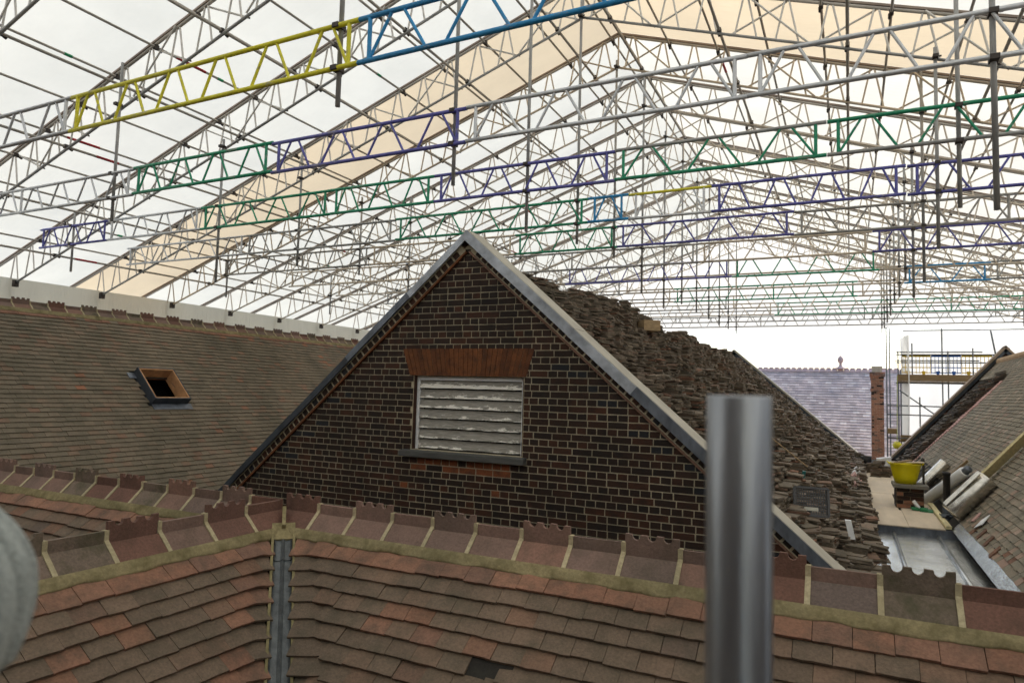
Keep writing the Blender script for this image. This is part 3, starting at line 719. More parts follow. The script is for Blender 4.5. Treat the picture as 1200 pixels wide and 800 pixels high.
# raking brick-on-edge course and tile creasing under the coping
for s, nm in ((1, 1), (-1, -1)):
    u = np.array((s*gc, 0, -gs)); n = np.array((s*gs, 0, gc)); L = 5.35 if s > 0 else 6.2
    A = np.array((GX, 0, FZ-.005)); bricks = []
    k = 0; d = .09
    while d < L:
        w = .104*random.uniform(.92, 1.06); c = A+u*(d+w/2)+n*.078
        bricks.append((m4((c[0], GY-.024-random.uniform(0, .004), c[2]), u*(w-.026)*s, (0, .06, 0), n*.07), 0 if random.random() > .12 else 2)); d += w
    emit('raking_brick', 'raking_bricks', bricks, gable, BV, ['brick', 'brick_orange', 'brick_blue'], limit=75)
    mb = MB(); a = A+u*.02+n*.018; b = A+u*L+n*.018
    mb.obox(np.array(((a+b)[0]/2, GY-.012, (a+b)[2]/2)), u*L/2, (0, .022, 0), n*.012); solid('tile_creasing', mb, 'tile_red' if s > 0 else 'brick_arch', gable)
    mb = MB(); a = A+n*.078+u*.03; b = A+u*L+n*.078
    mb.obox(np.array(((a+b)[0]/2, GY+.06, (a+b)[2]/2)), u*L/2, (0, .08, 0), n*.06); solid('raking_mortar', mb, 'pointing', gable)
    # lead capping: face flashing, sloping top, in lapped lengths
    d = 0; i = 0
    for ln in ((.78, 1.05, .95, 1.2, 1.3, .8) if s > 0 else (1.1, 1.2, 1.2, 1.3, 1.2, .6)):
        p0 = np.array((GX, 0, GZ))+u*d; p1 = np.array((GX, 0, GZ))+u*(d+ln+.012); lift = .004*(i % 2)
        mb = MB()
        def P(p, off, y): q = p+n*off; return (q[0], y, q[2])
        mb.cur = 0
        sh_ = .003 if s < 0 else 0
        for (o0, o1, ya, yb, ci) in (((-.105 if s > 0 else -.08)+lift, .0+lift, GY-.075-lift+sh_, GY-.058-lift+sh_, 0),):
            mb.cur = ci; q = [P(p0, o0, ya), P(p1, o0, ya), P(p1, o0, yb), P(p0, o0, yb), P(p0, o1, ya), P(p1, o1, ya), P(p1, o1, yb), P(p0, o1, yb)]
            mb.hexa(q if s > 0 else [q[j] for j in (1, 0, 3, 2, 5, 4, 7, 6)])
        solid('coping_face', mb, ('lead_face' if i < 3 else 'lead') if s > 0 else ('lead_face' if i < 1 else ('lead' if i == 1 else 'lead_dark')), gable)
        mb = MB(); o0, o1, ya, yb = -.02+lift, .006+lift, GY-.0585-lift, GY+.31
        q = [P(p0, o0, ya), P(p1, o0, ya), P(p1, o0, yb), P(p0, o0, yb), P(p0, o1, ya), P(p1, o1, ya), P(p1, o1+.0, yb), P(p0, o1, yb)]
        mb.hexa(q if s > 0 else [q[j] for j in (1, 0, 3, 2, 5, 4, 7, 6)])
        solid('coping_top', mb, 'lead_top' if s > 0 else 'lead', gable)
        d += ln; i += 1
    mb = MB(); b0 = np.array((GX, 0, GZ-.03)); e = b0+u*d
    mb.prism([(b0[0], GY+.02, b0[2]-.03), (e[0], GY+.02, e[2]-.03), (e[0], GY+.02, e[2]-.34), (b0[0], GY+.02, b0[2]-.34)], (0, .32, 0)); solid('parapet', mb, 'render', gable)
# flat arch of rubbed bricks
nb = 27; a0, a1, b0, b1 = WX0-.06, WX1+.03, WX0-.175, WX1+.13
for i in range(nb):
    f0, f1 = i/nb, (i+1)/nb; g = .003
    mb = MB(); q = [(a0+(a1-a0)*f0+g, WZ1+.004), (a0+(a1-a0)*f1-g, WZ1+.004), (b0+(b1-b0)*f1-g, WZ1+.328), (b0+(b1-b0)*f0+g, WZ1+.328)]
    yy = GY-.004-random.uniform(0, .004); mb.prism([(x, yy, z) for x, z in q], (0, .1, 0)); solid('arch_brick', mb, 'brick_arch', gable)
mb = MB(); mb.prism([(a0, GY+.006, WZ1+.004), (a1, GY+.006, WZ1+.004), (b1, GY+.006, WZ1+.328), (b0, GY+.006, WZ1+.328)], (0, .1, 0)); solid('arch_joints', mb, 'brick', gable)
# louvred window
for xa, xb in ((WX0-.002, WX0+.012), (WX1-.01, WX1+.002)):
    mb = MB(); mb.box(xa, xb, GY+.0045, GY+.3, WZ0, WZ1+.003); solid('reveal', mb, 'brick', gable)
mb = MB(); mb.box(WX0+.012, WX0+.05, GY+.06, GY+.16, WZ0, WZ1); mb.box(WX1-.045, WX1-.01, GY+.06, GY+.16, WZ0, WZ1); mb.box(WX0+.05, WX1-.045, GY+.06, GY+.16, WZ1-.05, WZ1-.004)
win = solid('louvre_window', mb, 'white_pl', gable)
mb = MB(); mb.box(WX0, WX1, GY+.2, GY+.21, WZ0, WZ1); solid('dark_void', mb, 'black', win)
ns = 7; sh = (WZ1-.045-WZ0)/ns
for i in range(ns):
    z1 = WZ1-.045-i*sh+.004; mb = MB(); xa, xb = WX0+.052, WX1-.047; y0 = GY+.055; d = random.uniform(-.004, .004)
    nxs = 12
    V = []
    for j in range(nxs+1):
        x = xa+(xb-xa)*j/nxs; e = random.uniform(-.003, .003); V += [(x, y0+.036, z1-.001), (x, y0+d, z1-sh+.016+e), (x, y0+.014+d, z1-sh+.014+e), (x, y0+.05, z1-.001)]
    F = []
    for j in range(nxs):
        for q in range(4): F.append((j*4+q, j*4+(q+1) % 4, j*4+4+(q+1) % 4, j*4+4+q))
    F += [(3, 2, 1, 0), tuple(nxs*4+q for q in range(4))]
    mb.add(V, F); o = solid('slat', mb, 'peel', win); v = (.12, .07, .04, -.06, -.02, -.05, -.2)[i]; o.color = (v+.0, v, v, 1)
mb = MB(); mb.hexa([(WX0-.13, GY-.09, WZ0-.085), (WX1+.06, GY-.09, WZ0-.085), (WX1+.06, GY+.1, WZ0-.085), (WX0-.13, GY+.1, WZ0-.085), (WX0-.13, GY-.09, WZ0-.022), (WX1+.06, GY-.09, WZ0-.022), (WX1+.06, GY+.1, WZ0+.006), (WX0-.13, GY+.1, WZ0+.006)])
solid('window_sill', mb, plain('weathered_grey_sill', (.085, .085, .08), .8, 0, .4, 6, stretch=(.5, 4, 4), bumps=.3), win)
# stripped roof slopes, ridge and far gable with its own coping
DZ = 1.5
def dz(x): return DZ-GS*abs(x-GX)
mb = MB(); roofquad([(GX, GY+.33, DZ), (.38, GY+.33, dz(.38)), (.38, FY-.3, dz(.38)), (GX, FY-.3, DZ)], .08)
roofquad([(-9.25, GY+.33, dz(-9.25)), (GX, GY+.33, DZ), (GX, FY-.3, DZ), (-9.25, FY-.3, dz(-9.25))], .08)
solid('roof_deck', mb, 'deck', gable)
mb = MB(); mb.box(.1, .32, GY+.34, FY, -8, dz(.32)-.12); mb.box(-9.2, -8.95, GY+.34, FY, -8, dz(-9.2)-.12); mb.box(-9.2, .3, GY+.02, GY+.33, -8, bo-.002); solid('wall', mb, 'render', gable)
mb = MB(); fa = GZ-.14
mb.prism([(GX, FY, fa), (.9, FY, fa-GS*(.9-GX)), (.9, FY, -4), (-9.2, FY, -4), (-9.2, FY, fa-GS*(GX+9.2))], (0, .3, 0)); solid('far_gable_wall', mb, 'render', gable)
for s in (1, -1):
    u = np.array((s*gc, 0, -gs)); n = np.array((s*gs, 0, gc)); L = 6.35
    c = np.array((GX, FY+.15, GZ-.02))+u*L/2; mb = MB(); mb.obox(c+n*-.03, u*L/2, (0, .27, 0), n*.03); solid('coping_top', mb, 'lead_top', gable)
    mb = MB(); mb.obox(c+n*-.13+np.array((0, -.22, 0)), u*L/2, (0, .05, 0), n*.085); solid('coping_face', mb, 'lead_dark', gable)

# loose tiles stacked all over the slope
LV = []
for s in range(6):
    r = random.Random(s); b = MB(); p = [(-.5, -.5, 0), (.5, -.5, 0), (.5, .5, 0), (-.5, .5, 0)]
    lo = [(x+r.uniform(-.03, .03), y+r.uniform(-.03, .03), 0) for x, y, _ in p]; hi = [(x, y, 1+r.uniform(-.1, .1)) for x, y, _ in lo]
    b.hexa(lo+hi); LV.append(b)
def heap(places, x, y, z, n, ang, tw=.165, tl=.26, lean=(0, 0)):
    lx, ly = lean; z0 = z
    for i in range(n):
        th = .0165*random.uniform(.85, 1.3)+(.004 if random.random() < .4 else .0); a = ang+random.gauss(0, .09)
        if random.random() < .06: a += random.uniform(-.6, .6)
        ca, sa = math.cos(a), math.sin(a); up = np.array((lx+random.gauss(0, .03), ly+random.gauss(0, .03), 1.)); up /= np.linalg.norm(up)
        ux = np.array((ca, sa, 0.)); ux -= up*ux.dot(up); ux /= np.linalg.norm(ux); uy = np.cross(up, ux)
        k = random.uniform(.62, 1.) if random.random() < .25 else 1
        places.append((m4((x+random.gauss(0, .014), y+random.gauss(0, .014), z0), ux*tl*k, uy*tw, up*th), 0 if random.random() > .045 else 1)); z0 += th+.0025
loose = []
LEN = (.38-GX)
nrow = 25
for r in range(nrow):
    xr = GX+.06+(LEN-.12)*(r+.5)/nrow
    y = GY+.46
    while y < FY-.4:
        near_f = max(0, 1-(y-GY)/9)
        n = random.choice((2, 3, 4, 5, 6, 7, 8))
        bulge = .7*math.exp(-((y-9.5)/2.6)**2)*math.exp(-((xr-GX)/1.5)**2)+.3*math.exp(-((y-15)/5)**2)*math.exp(-((xr-GX)/1.2)**2)
        ramp_ = min(1, max(.25, (y-GY-.3)/2.2)) if xr < GX+1.2 else 1
        n = int(n*ramp_*(1+bulge)*(.95+.25*math.sin(y*1.1+r)))+2
        if random.random() < .04: n = 2
        along = random.random() < .5
        ang = random.gauss(0, .09)+(PI/2 if along else 0)
        heap(loose, xr+random.uniform(-.045, .045), y, max(dz(xr), -2.05)+.02+.06*random.random(), n, ang, lean=(.05+random.gauss(0, .06), random.gauss(0, .05)))
        y += (.265 if along else .178)*random.uniform(1.04, 1.24)
LT = clay('loose_weathered_tile', [(0, (0.123, 0.101, 0.076)), (.3, (0.190, 0.155, 0.118)), (.6, (0.258, 0.207, 0.162)), (.8, (0.157, 0.121, 0.092)), (.92, (0.224, 0.140, 0.101)), (1, (0.336, 0.280, 0.224))], (.05, .048, .036), .6, 7, grime=.7)
M['loose'] = LT
emit('loose_tile', 'loose_tiles', loose, None, LV, ['loose', 'tile_red'], 300, 'weathered brown clay tile lying loose among the stacked tiles on the stripped slope', 'roof tile', 'old clay tiles stacked on the stripped roof slope')

# ------------------------------------------------------------------ long tiled house with the skylight
LX, LZ = -13.2, 1.19
longh = empty('tiled_house', (LX, 14, -8), 'long house roof of olive brown tiles with an open framed skylight', 'house')
P2 = math.radians(45)
c2 = math.cos(P2); mb = MB()
LY0, LY1 = -3.0, 26.0
lzr = LZ+.14-.02
def lh(x): return lzr-(x-LX)
SK = dict(x0=-11.99, x1=-11.47, y0=8.33, y1=9.03)          # skylight plan on the slope
for (ya, yb, xa, xb) in ((LY0, SK['y0'], LX, -9.1), (SK['y1'], LY1, LX, -9.1), (SK['y0'], SK['y1'], LX, SK['x0']), (SK['y0'], SK['y1'], SK['x1'], -9.1)):
    roofquad([(xa, ya, lh(xa)), (xb, ya, lh(xb)), (xb, yb, lh(xb)), (xa, yb, lh(xa))], .05)
roofquad([(LX-4, LY0, lzr-4), (LX, LY0, lzr), (LX, LY1, lzr), (LX-4, LY1, lzr-4)], .05)
solid('roof_deck', mb, 'deck', longh)
def skipL(y, r):
    x = LX+.14+(r+.55)*.1*c2
    return (SK['x0']-.06 < x < SK['x1']+.07 and SK['y0']-.12 < y < SK['y1']-.02)
pl = tile_rows((LX+.14, 0, LZ), (0, 1, 0), (c2, 0, -c2), (c2, 0, c2), 54, lambda r: [(LY0, LY1)], first=.05, choose=lambda y, r: 1 if r == 0 and random.random() < .8 else 0, skip=skipL)
emit('tile', 'tiles', pl, longh, TILE_FAR, ['tile_left', 'tile_red'])
pl = tile_rows((LX-.14, 0, LZ), (0, -1, 0), (-c2, 0, -c2), (-c2, 0, c2), 30, lambda r: [(-LY1, -LY0)])
emit('tile', 'tiles', pl, longh, TILE_FAR, ['tile_left', 'tile_red'], 0)
ridge_line(longh, (LX, LY0, LZ), (LX, LY1, LZ), P2, True, .3055, mats=('ridge', 'ridge_moss', 'ridge_red'), weights=(.6, .25, .15))
fillet(longh, (LX+.15, LY0, LZ), (LX+.15, LY1, LZ), (1, 0, 0), np.array((c2, 0, -c2)), .06, 5)
mb = MB(); mb.box(LX-3.6, -9.3, LY0+.15, LY1-.1, -8, -2.75); mb.prism([(LX-3.6, LY0+.15, -2.75), (-9.3, LY0+.15, -2.75), (LX, LY0+.15, lzr-.06)], (0, .25, 0)); solid('wall', mb, 'render', longh)
# skylight curb standing off the slope
sv = np.array((c2, 0, -c2)); sn = np.array((c2, 0, c2)); su = np.array((0, 1., 0))
so_ = np.array(((SK['x0']+SK['x1'])/2, (SK['y0']+SK['y1'])/2, lh((SK['x0']+SK['x1'])/2))); hl = (SK['x1']-SK['x0'])/2/c2; hw = (SK['y1']-SK['y0'])/2
mb = MB(); H = .19
for (cv, cu, av, au) in ((-hl, 0, .012, hw), (hl, 0, .012, hw), (0, -hw, hl+.012, .012), (0, hw, hl+.012, .012)):
    mb.obox(so_+sv*cv+su*cu+sn*(H/2-.04), sv*av, su*au, sn*(H/2+.04))
sk = solid('skylight', mb, 'ply_orange', longh)
mb = MB()
for (cv, cu, av, au) in ((-hl-.022, 0, .009, hw+.022), (hl+.022, 0, .009, hw+.022), (0, -hw-.022, hl+.031, .009), (0, hw+.022, hl+.031, .009)):
    mb.obox(so_+sv*cv+su*cu+sn*(H/2), sv*av, su*au, sn*(H/2+.006))
solid('lead_upstand', mb, 'lead_dark', sk)
mb = MB(); mb.obox(so_+sv*(hl+.1)+sn*.045+su*.03, sv*.065, su*(hw+.06), sn*.006); mb.obox(so_+su*(-hw-.1)+sv*(-hl+.05)+sn*.05, sv*.07, su*.07, sn*.006)
solid('lead_apron', mb, 'lead', sk)
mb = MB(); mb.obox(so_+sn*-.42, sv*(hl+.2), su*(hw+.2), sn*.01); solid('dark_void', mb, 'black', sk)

# ------------------------------------------------------------------ steep tiled house by the gutter
R0, RZ0, RXT = 1.5, -2.05, 4.55; P3 = math.radians(49); c3, s3 = math.cos(P3), math.sin(P3); t3 = math.tan(P3)
RTZ = RZ0+(RXT-R0)*t3
steep = empty('tiled_house', (3.5, 16, -8), 'steep house roof of grey brown tiles rising from the flat gutter with a coped gable', 'house')
mb = MB(); RYA, RYB = 5.0, 27.95
roofquad([(R0-.0, RYA, RZ0), (RXT, RYA, RTZ), (RXT, RYB, RTZ), (R0, RYB, RZ0)], .06)
roofquad([(RXT, RYA, RTZ), (RXT+3.2, RYA, RTZ-3.2*t3), (RXT+3.2, RYB, RTZ-3.2*t3), (RXT, RYB, RTZ)], .06)
solid('roof_deck', mb, 'deck', steep)
nr = int((RXT-R0)/c3/.1)
def skipR(y, r):
    f = 1-(r+.5)/nr                                    # height up the slope, 0 at the gutter
    if -y > 0: pass
    yy = -y
    if yy > 24.1-1.1*f and f < .8: return True         # stripped strip beside the coping
    if f < .1 and yy > 17.5 and random.random() < .75: return True
    return f < .03
pl = tile_rows((RXT, 0, RTZ), (0, -1, 0), (-c3, 0, -s3), (-s3, 0, c3), nr, lambda r: [(-RYB, -RYA)], skip=skipR, choose=lambda y, r: 1 if (r > nr-4 and -y < 12.5 and random.random() < .12) else 0, jit=1.3)
emit('tile', 'tiles', pl, steep, TILE_FAR, ['tile_right', 'tile_red'])
pl = tile_rows((RXT, 0, RTZ), (0, 1, 0), (c3, 0, -s3), (s3, 0, c3), 40, lambda r: [(RYA, RYB)])
emit('tile', 'tiles', pl, steep, TILE_FAR, ['tile_right', 'tile_red'], 0)
mb = MB(); mb.tube((RXT, 8, RTZ-.02), (RXT, 27.9, RTZ-.02), .12, 14); solid('ridge_bedding', mb, plain('orange_mortar_flaunching', (.42, .29, .18), .9, 0, .25, 5, bumps=.4), steep)
mb = MB(); wz = RZ0-.15
mb.box(R0+.12, RXT+3.0, RYA+.1, RYB, -8, wz-.03); solid('wall', mb, 'render', steep)
cpx, cpz = 4.72, 1.98; us = np.array((c3, 0, s3)); nsl = np.array((-s3, 0, c3))
mb = MB(); Lc = (cpx-1.3)/c3
mb.prism([(cpx, 28.0, cpz-.12), (1.3, 28.0, cpz-.12-(cpx-1.3)*t3), (1.3, 28.0, -4), (8.1, 28.0, -4), (8.1, 28.0, cpz-.12-(8.1-cpx)*t3)][::-1], (0, .3, 0)); solid('gable_wall', mb, 'render', steep)
for s in (-1, 1):
    u = np.array((s*c3, 0, -s3)); n = np.array((s*s3, 0, c3)); c = np.array((cpx, 28.12, cpz))+u*Lc/2
    mb = MB(); mb.obox(c-n*.03, u*Lc/2, (0, .26, 0), n*.032); solid('coping_top', mb, plain('tan_coping', (.3, .23, .17), .85, 0, .25, 4), steep)
    mb = MB(); mb.obox(c-n*.11+np.array((0, -.18, 0)), u*Lc/2, (0, .05, 0), n*.05); solid('coping_face', mb, 'lead_dark', steep)
    d = .2; bricks = []
    while d < Lc:
        q = np.array((cpx, 0, cpz))+u*d-n*.22; bricks.append((m4((q[0], 27.96, q[2]), u*.075, (0, .1, 0), n*.1), 0)); d += .11
    emit('raking_brick', 'raking_bricks', bricks, steep, BV, ['brick', 'brick_orange', 'brick_blue'], 60 if s < 0 else 0)
# stripped strip: pink underlay edge and stacked tiles
for i in range(40):
    f = .03+.74*i/40; x = R0+(RXT-R0)*f; yy = 24.05-1.1*f; wd = .1+.22*max(0, math.sin((f-.2)*5))
    mb = MB(); mb.obox((x, yy, RZ0+(x-R0)*t3+.045), us*.034, (0, wd*random.uniform(.7, 1.2), 0), nsl*.012); solid('pink_tile_edge', mb, 'pink', steep)
st = []
for i in range(26):
    f = .02+.8*i/26; x = R0+(RXT-R0)*f
    for j in range(9):
        yy = 24.35-1.1*f+j*.36
        if yy > 27.7: break
        heap(st, x+random.uniform(-.05, .05), yy+random.uniform(-.08, .08), RZ0+(x-R0)*t3+.02, random.randint(3, 9) if j < 3 else random.randint(1, 3), random.gauss(0, .2)+PI/2*(j % 2), lean=(-.3, 0))
emit('stacked_tile', 'stacked_tiles', st, None, LV, ['dark_loose', 'tile_red'], 100, 'dark loose tile in the strip of stacked tiles along the steep roof gable', 'roof tile', 'dark tiles stacked along the coped gable')
for o in [o for o in COL.objects if o.name.startswith('stacked_tiles')]: o['label'] = 'dark tiles heaped along the coped gable of the steep roof'
# red tile edges left at the foot of the slope
rt = []
for (y, f) in [(12.75, .075), (12.2, .06), (11.75, .05), (11.2, .05), (10.6, .04)]:
    x = R0+(RXT-R0)*f; rt.append((y, x))
for y, x in rt:
    mb = MB(); a = random.uniform(-.25, .25); ax = np.array((0, math.cos(a), 0))+us*math.sin(a); ay = us*math.cos(a)-np.array((0, math.sin(a), 0))
    mb.obox((x, y, RZ0+(x-R0)*t3+.05), ax*.06, ay*.09, nsl*.008); tag(solid('broken_tile', mb, 'tile_red' if random.random() < .6 else 'pink'), 'red broken roof tile left at the foot of the steep roof by the lead gutter', 'roof tile', 'red tiles at the foot of the steep roof')

# ------------------------------------------------------------------ flat gutter between the two roofs
def slope_pt(x, y, h=0): return np.array((x, y, RZ0+(x-R0)*t3))+nsl*h
ZG = -2.05; ZL = -2.19
gut = empty('roof_gutter', (.9, 14, ZL), 'flat gutter of shiny lead bays and plywood sheets between the two roofs', 'gutter')
mb = MB()
for (x0, x1) in ((.28, .64), (.64, 1.28), (1.28, 1.72)):
    n = 10; V = []
    mb = MB()
    for j in range(n+1):
        for i in range(6):
            V.append((x0+(x1-x0)*i/5, 7.5+5.8*j/n, ZL+random.uniform(-.006, .006)))
    F = [(j*6+i, j*6+i+1, (j+1)*6+i+1, (j+1)*6+i) for j in range(n) for i in range(5)]
    mb.add(V, F); solid('lead_bay', mb, 'zinc', gut, True)
for x in (.3, .64, 1.28, 1.73):
    mb = MB(); mb.tube((x, 7.5, ZL+.016), (x, 13.25, ZL+.016), .03, 10); solid('lead_roll', mb, 'zinc', gut, True)
mb = MB(); mb.obox(slope_pt(1.575, 10.4, .008), us*.14, (0, 2.95, 0), nsl*.006); solid('lead_upstand', mb, 'zinc', gut)
mb = MB(); mb.box(.27, 1.74, 13.27, 13.3, ZL-.02, ZG-.012); solid('lead_step', mb, 'lead', gut)
for i, (y0, y1, x0, x1) in enumerate(((13.22, 15.1, .27, .86), (13.25, 15.6, .866, 1.38), (15.106, 17.6, .27, .82), (17.606, 20.2, .25, 1.5), (20.206, 23.8, .25, 1.5), (15.606, 17.6, 1.3, 1.5))):
    mb = MB(); mb.box(x0, x1, y0, y1, ZG-.018, ZG+.003*(i % 2)); solid('plywood_sheet', mb, 'ply', gut)
mb = MB(); mb.box(.2, 1.9, 13.4, 27.9, -2.5, ZG-.03); mb.box(.2, 1.9, 7.4, 13.26, -2.6, ZL-.03); solid('gutter_base', mb, 'deck', gut)
mb = MB(); mb.box(1.385, 1.47, 13.3, 16.2, ZG+.004, ZG+.05); tag(solid('timber_batten', mb, 'wood_green'), 'pale timber batten lying along the edge of the plywood by the black pipe', 'timber')
# brick pier with the yellow tub
pier = empty('brick_pier', (1.03, 15.7, ZG), 'low square brick pier with a grey slab top standing in the gutter', 'brick pier')
mb = MB(); mb.box(.80, 1.26, 15.42, 16.0, ZG, -1.66); solid('core', mb, 'pointing', pier)
for r in range(5):
    for c in range(2):
        w = .23 if r % 2 == 0 else (.115 if c == 0 else .345); x0 = .80+(c*.23 if r % 2 == 0 else (0 if c == 0 else .115)); z = ZG+.008+r*.0765
        mb = MB(); mb.box(x0+.005, x0+w-.005, 15.405, 15.43, z, z+.066); solid('brick', mb, 'brick_far' if (r, c) in ((3, 0), (1, 1), (0, 0)) else 'brick', pier)
    mb = MB(); mb.box(.785, .81, 15.43, 15.98, ZG+.008+r*.0765, ZG+.074+r*.0765); solid('brick', mb, 'brick', pier)
mb = MB(); mb.box(.74, 1.34, 15.34, 16.08, -1.66, -1.6); solid('slab', mb, plain('grey_stone_slab', (.2, .19, .165), .9, 0, .2, 8, bumps=.3), pier)
tub = empty('tub', (.97, 15.7, -1.6), 'yellow flexible plastic tub with boards laid across it standing on the brick pier', 'tub')
mb = MB(); mb.lathe((.97, 15.7, -1.598), [(0, .0), (.18, .0), (.215, .12), (.275, .37), (.29, .385), (.28, .39), (.262, .37), (.2, .12), (.17, .02), (0, .02)], 28); solid('bucket', mb, 'tub', tub, True)
for s in (-1, 1):
    mb = MB(); pts = [(.97+s*.28, 15.62, -1.23), (.97+s*.31, 15.64, -1.19), (.97+s*.31, 15.76, -1.19), (.97+s*.28, 15.78, -1.23)]; mb.path(pts, .012, 8); solid('handle', mb, 'tub', tub, True)
for i, (x, y, a, w, l) in enumerate(((.98, 15.84, .1, .08, .26), (1.1, 15.7, -.2, .1, .2), (.93, 15.6, 1.1, .03, .33))):
    mb = MB(); mb.obox((x, y, -1.2+.018*i), (l*math.cos(a), l*math.sin(a), .012), (-w*math.sin(a), w*math.cos(a), 0), (0, 0, .008))
    tag(solid('board_offcut', mb, 'ply' if i < 2 else 'board'), ['broad plywood offcut laid across the back of the yellow tub', 'second plywood offcut crossing the yellow tub', 'narrow brown stick lying over the yellow tub'][i], 'board')
mb = MB(); mb.box(1.28, 1.3, 15.7, 16.0, -1.6, -1.1); tag(solid('upright_board', mb, plain('dark_board', (.06, .05, .04), .8)), 'dark board standing on edge beside the yellow tub', 'board')
mb = MB(); mb.tube((1.17, 15.32, ZG+.03), (1.08, 15.38, ZG+.16), .035, 12); tag(solid('plastic_bottle', mb, 'white_pl'), 'small clear plastic bottle leaning on the brick pier', 'bottle')
mb = MB()
for i in range(14): mb.obox((1.2+random.uniform(-.12, .12), 15.2+random.uniform(-.1, .1), ZG+.02+.025*random.random()), (.06, .02*random.uniform(-1, 1), 0), (0, .05, .01), (.0, .005, .012))
tag(solid('green_bag', mb, 'green_pl'), 'crumpled green bag lying at the foot of the brick pier', 'bag')
# rolls, pipes and plank lying against the steep roof
def roll(x, y, L, r, mt, skew=0., hollow=.5, name='lead_roll', off=.02):
    ax = us*math.cos(skew)+np.array((0, 1, 0))*math.sin(skew); b = slope_pt(x, y, r+off)
    mb = MB(); k = hollow
    mb.lathe(b, [(r*k, 0), (r*.97, 0), (r, .012), (r, L*.5), (r*1.01, L-.012), (r*.97, L), (r*k, L), (r*k, .0)], 28, ax); o = solid(name, mb, mt, None, True)
    return o
o = roll(1.62, 13.35, .78, .175, 'foil', .1, .3, 'sheet_roll'); tag(o, 'biggest shiny silver roll of sheet lead leaning on the steep roof under the plank', 'lead roll', 'silver rolls leaning on the steep roof')
mb = MB(); a = slope_pt(1.64, 13.28, .36); mb.obox(a+us*.37, us*.36, np.array((0, .05, 0))+nsl*.02, nsl*.008); solid('loose_flap', mb, 'foil', o)
o = roll(1.6, 13.82, .72, .055, 'foil', .1, .4, 'sheet_roll'); tag(o, 'slim silver roll beside the biggest roll, nearer the gutter boards', 'lead roll', 'silver rolls leaning on the steep roof')
o = roll(1.56, 18.2, .72, .12, 'foil', .12, .4, 'sheet_roll'); tag(o, 'silver roll with an open end behind the white pipe', 'lead roll', 'silver rolls leaning on the steep roof')
o = roll(1.53, 18.75, .78, .09, 'foil', .12, .4, 'sheet_roll'); tag(o, 'farthest silver roll, next to the pink tile edges', 'lead roll', 'silver rolls leaning on the steep roof')
wp = empty('waste_pipe', slope_pt(1.46, 16.4), 'thick white plastic pipe with a grey spigot leaning on the steep roof', 'pipe')
a = slope_pt(1.44, 16.45, .14); b = slope_pt(2.1, 15.7, .14); d = (b-a)/np.linalg.norm(b-a)
mb = MB(); mb.lathe(a, [(.07, .0), (.1, .0), (.105, .02), (.105, 1.18), (.1, 1.2), (.07, 1.2)], 24, d); solid('pipe', mb, 'white_pl', wp, True)
mb = MB(); mb.lathe(a+d*1.19, [(.05, 0), (.07, 0), (.07, .12), (.06, .13), (0, .13)], 20, d); solid('spigot', mb, 'lead', wp, True)
for i, (x, y, sk_, L, lab) in enumerate(((1.46, 17.0, .35, .95, 'brown timber batten leaning on the steep roof just behind the white pipe'), (1.6, 17.4, .3, 1.0, 'dark batten lying on the steep roof farthest behind the white pipe'))):
    ax = us*math.cos(-sk_)+np.array((0, 1, 0))*math.sin(-sk_); b = slope_pt(x, y, .05); mb = MB(); mb.obox(b+ax*L/2, ax*L/2, np.cross(ax, nsl)*.035, nsl*.02); tag(solid('batten', mb, ('wood', 'board')[i]), lab, 'timber')
vp = empty('vent_pipe', (1.56, 14.75, ZG), 'short upright black soil pipe in a lead collar by the silver rolls', 'pipe')
mb = MB(); mb.lathe((1.56, 14.75, ZG+.003), [(.058, 0), (.058, .74), (.066, .745), (.066, .8), (.052, .8), (.05, .1), (0, .1)], 20); solid('pipe', mb, 'black_pipe', vp, True)
mb = MB(); mb.lathe((1.56, 14.75, ZG+.003), [(.14, 0), (.12, .02), (.07, .06), (.068, .16), (.06, .16)], 18); solid('lead_collar', mb, 'lead_dark', vp, True)
mb = MB()
for i in range(46):
    a = random.random()*6.3; q = random.random()*.17
    ax = np.array((random.gauss(0, 1), random.gauss(0, 1), random.gauss(0, .5))); ax /= np.linalg.norm(ax); ay = np.cross(ax, (0.1, .3, 1)); ay /= np.linalg.norm(ay)
    mb.obox((1.6+q*math.cos(a), 14.25+q*1.6*math.sin(a), ZG+.03+.07*random.random()), ax*.06, ay*.03, np.cross(ax, ay)*.004)
tag(solid('lead_scraps', mb, 'lead_dark'), 'heap of dark curled lead scraps at the foot of the black pipe', 'scraps', kind='thing')
pa = slope_pt(1.98, 14.15, .0); pb = slope_pt(4.1, 14.4, .0); d = (pb-pa); Lp = np.linalg.norm(d); d /= Lp; dn2 = (nsl*.62-np.array((0, 1, 0))*.78); dn2 -= d*dn2.dot(d); dn2 /= np.linalg.norm(dn2); dt = np.cross(d, dn2)
mb = MB(); mb.obox((pa+pb)/2+nsl*.1+dn2*.06, d*Lp/2, dn2*.115, dt*.02); tag(solid('plank', mb, 'wood_green'), 'long pale yellowish timber plank running up the steep roof', 'timber')
mb = MB(); q = slope_pt(1.66, 12.2, .05); mb.prism([q, q+us*.16+np.array((0, .05, 0)), q+us*.3+np.array((0, -.05, 0)), q+us*.12+np.array((0, -.16, 0))], nsl*.012); tag(solid('plastic_scrap', mb, 'white_pl'), 'pale plastic scrap lying at the corner of the lead gutter', 'scrap')
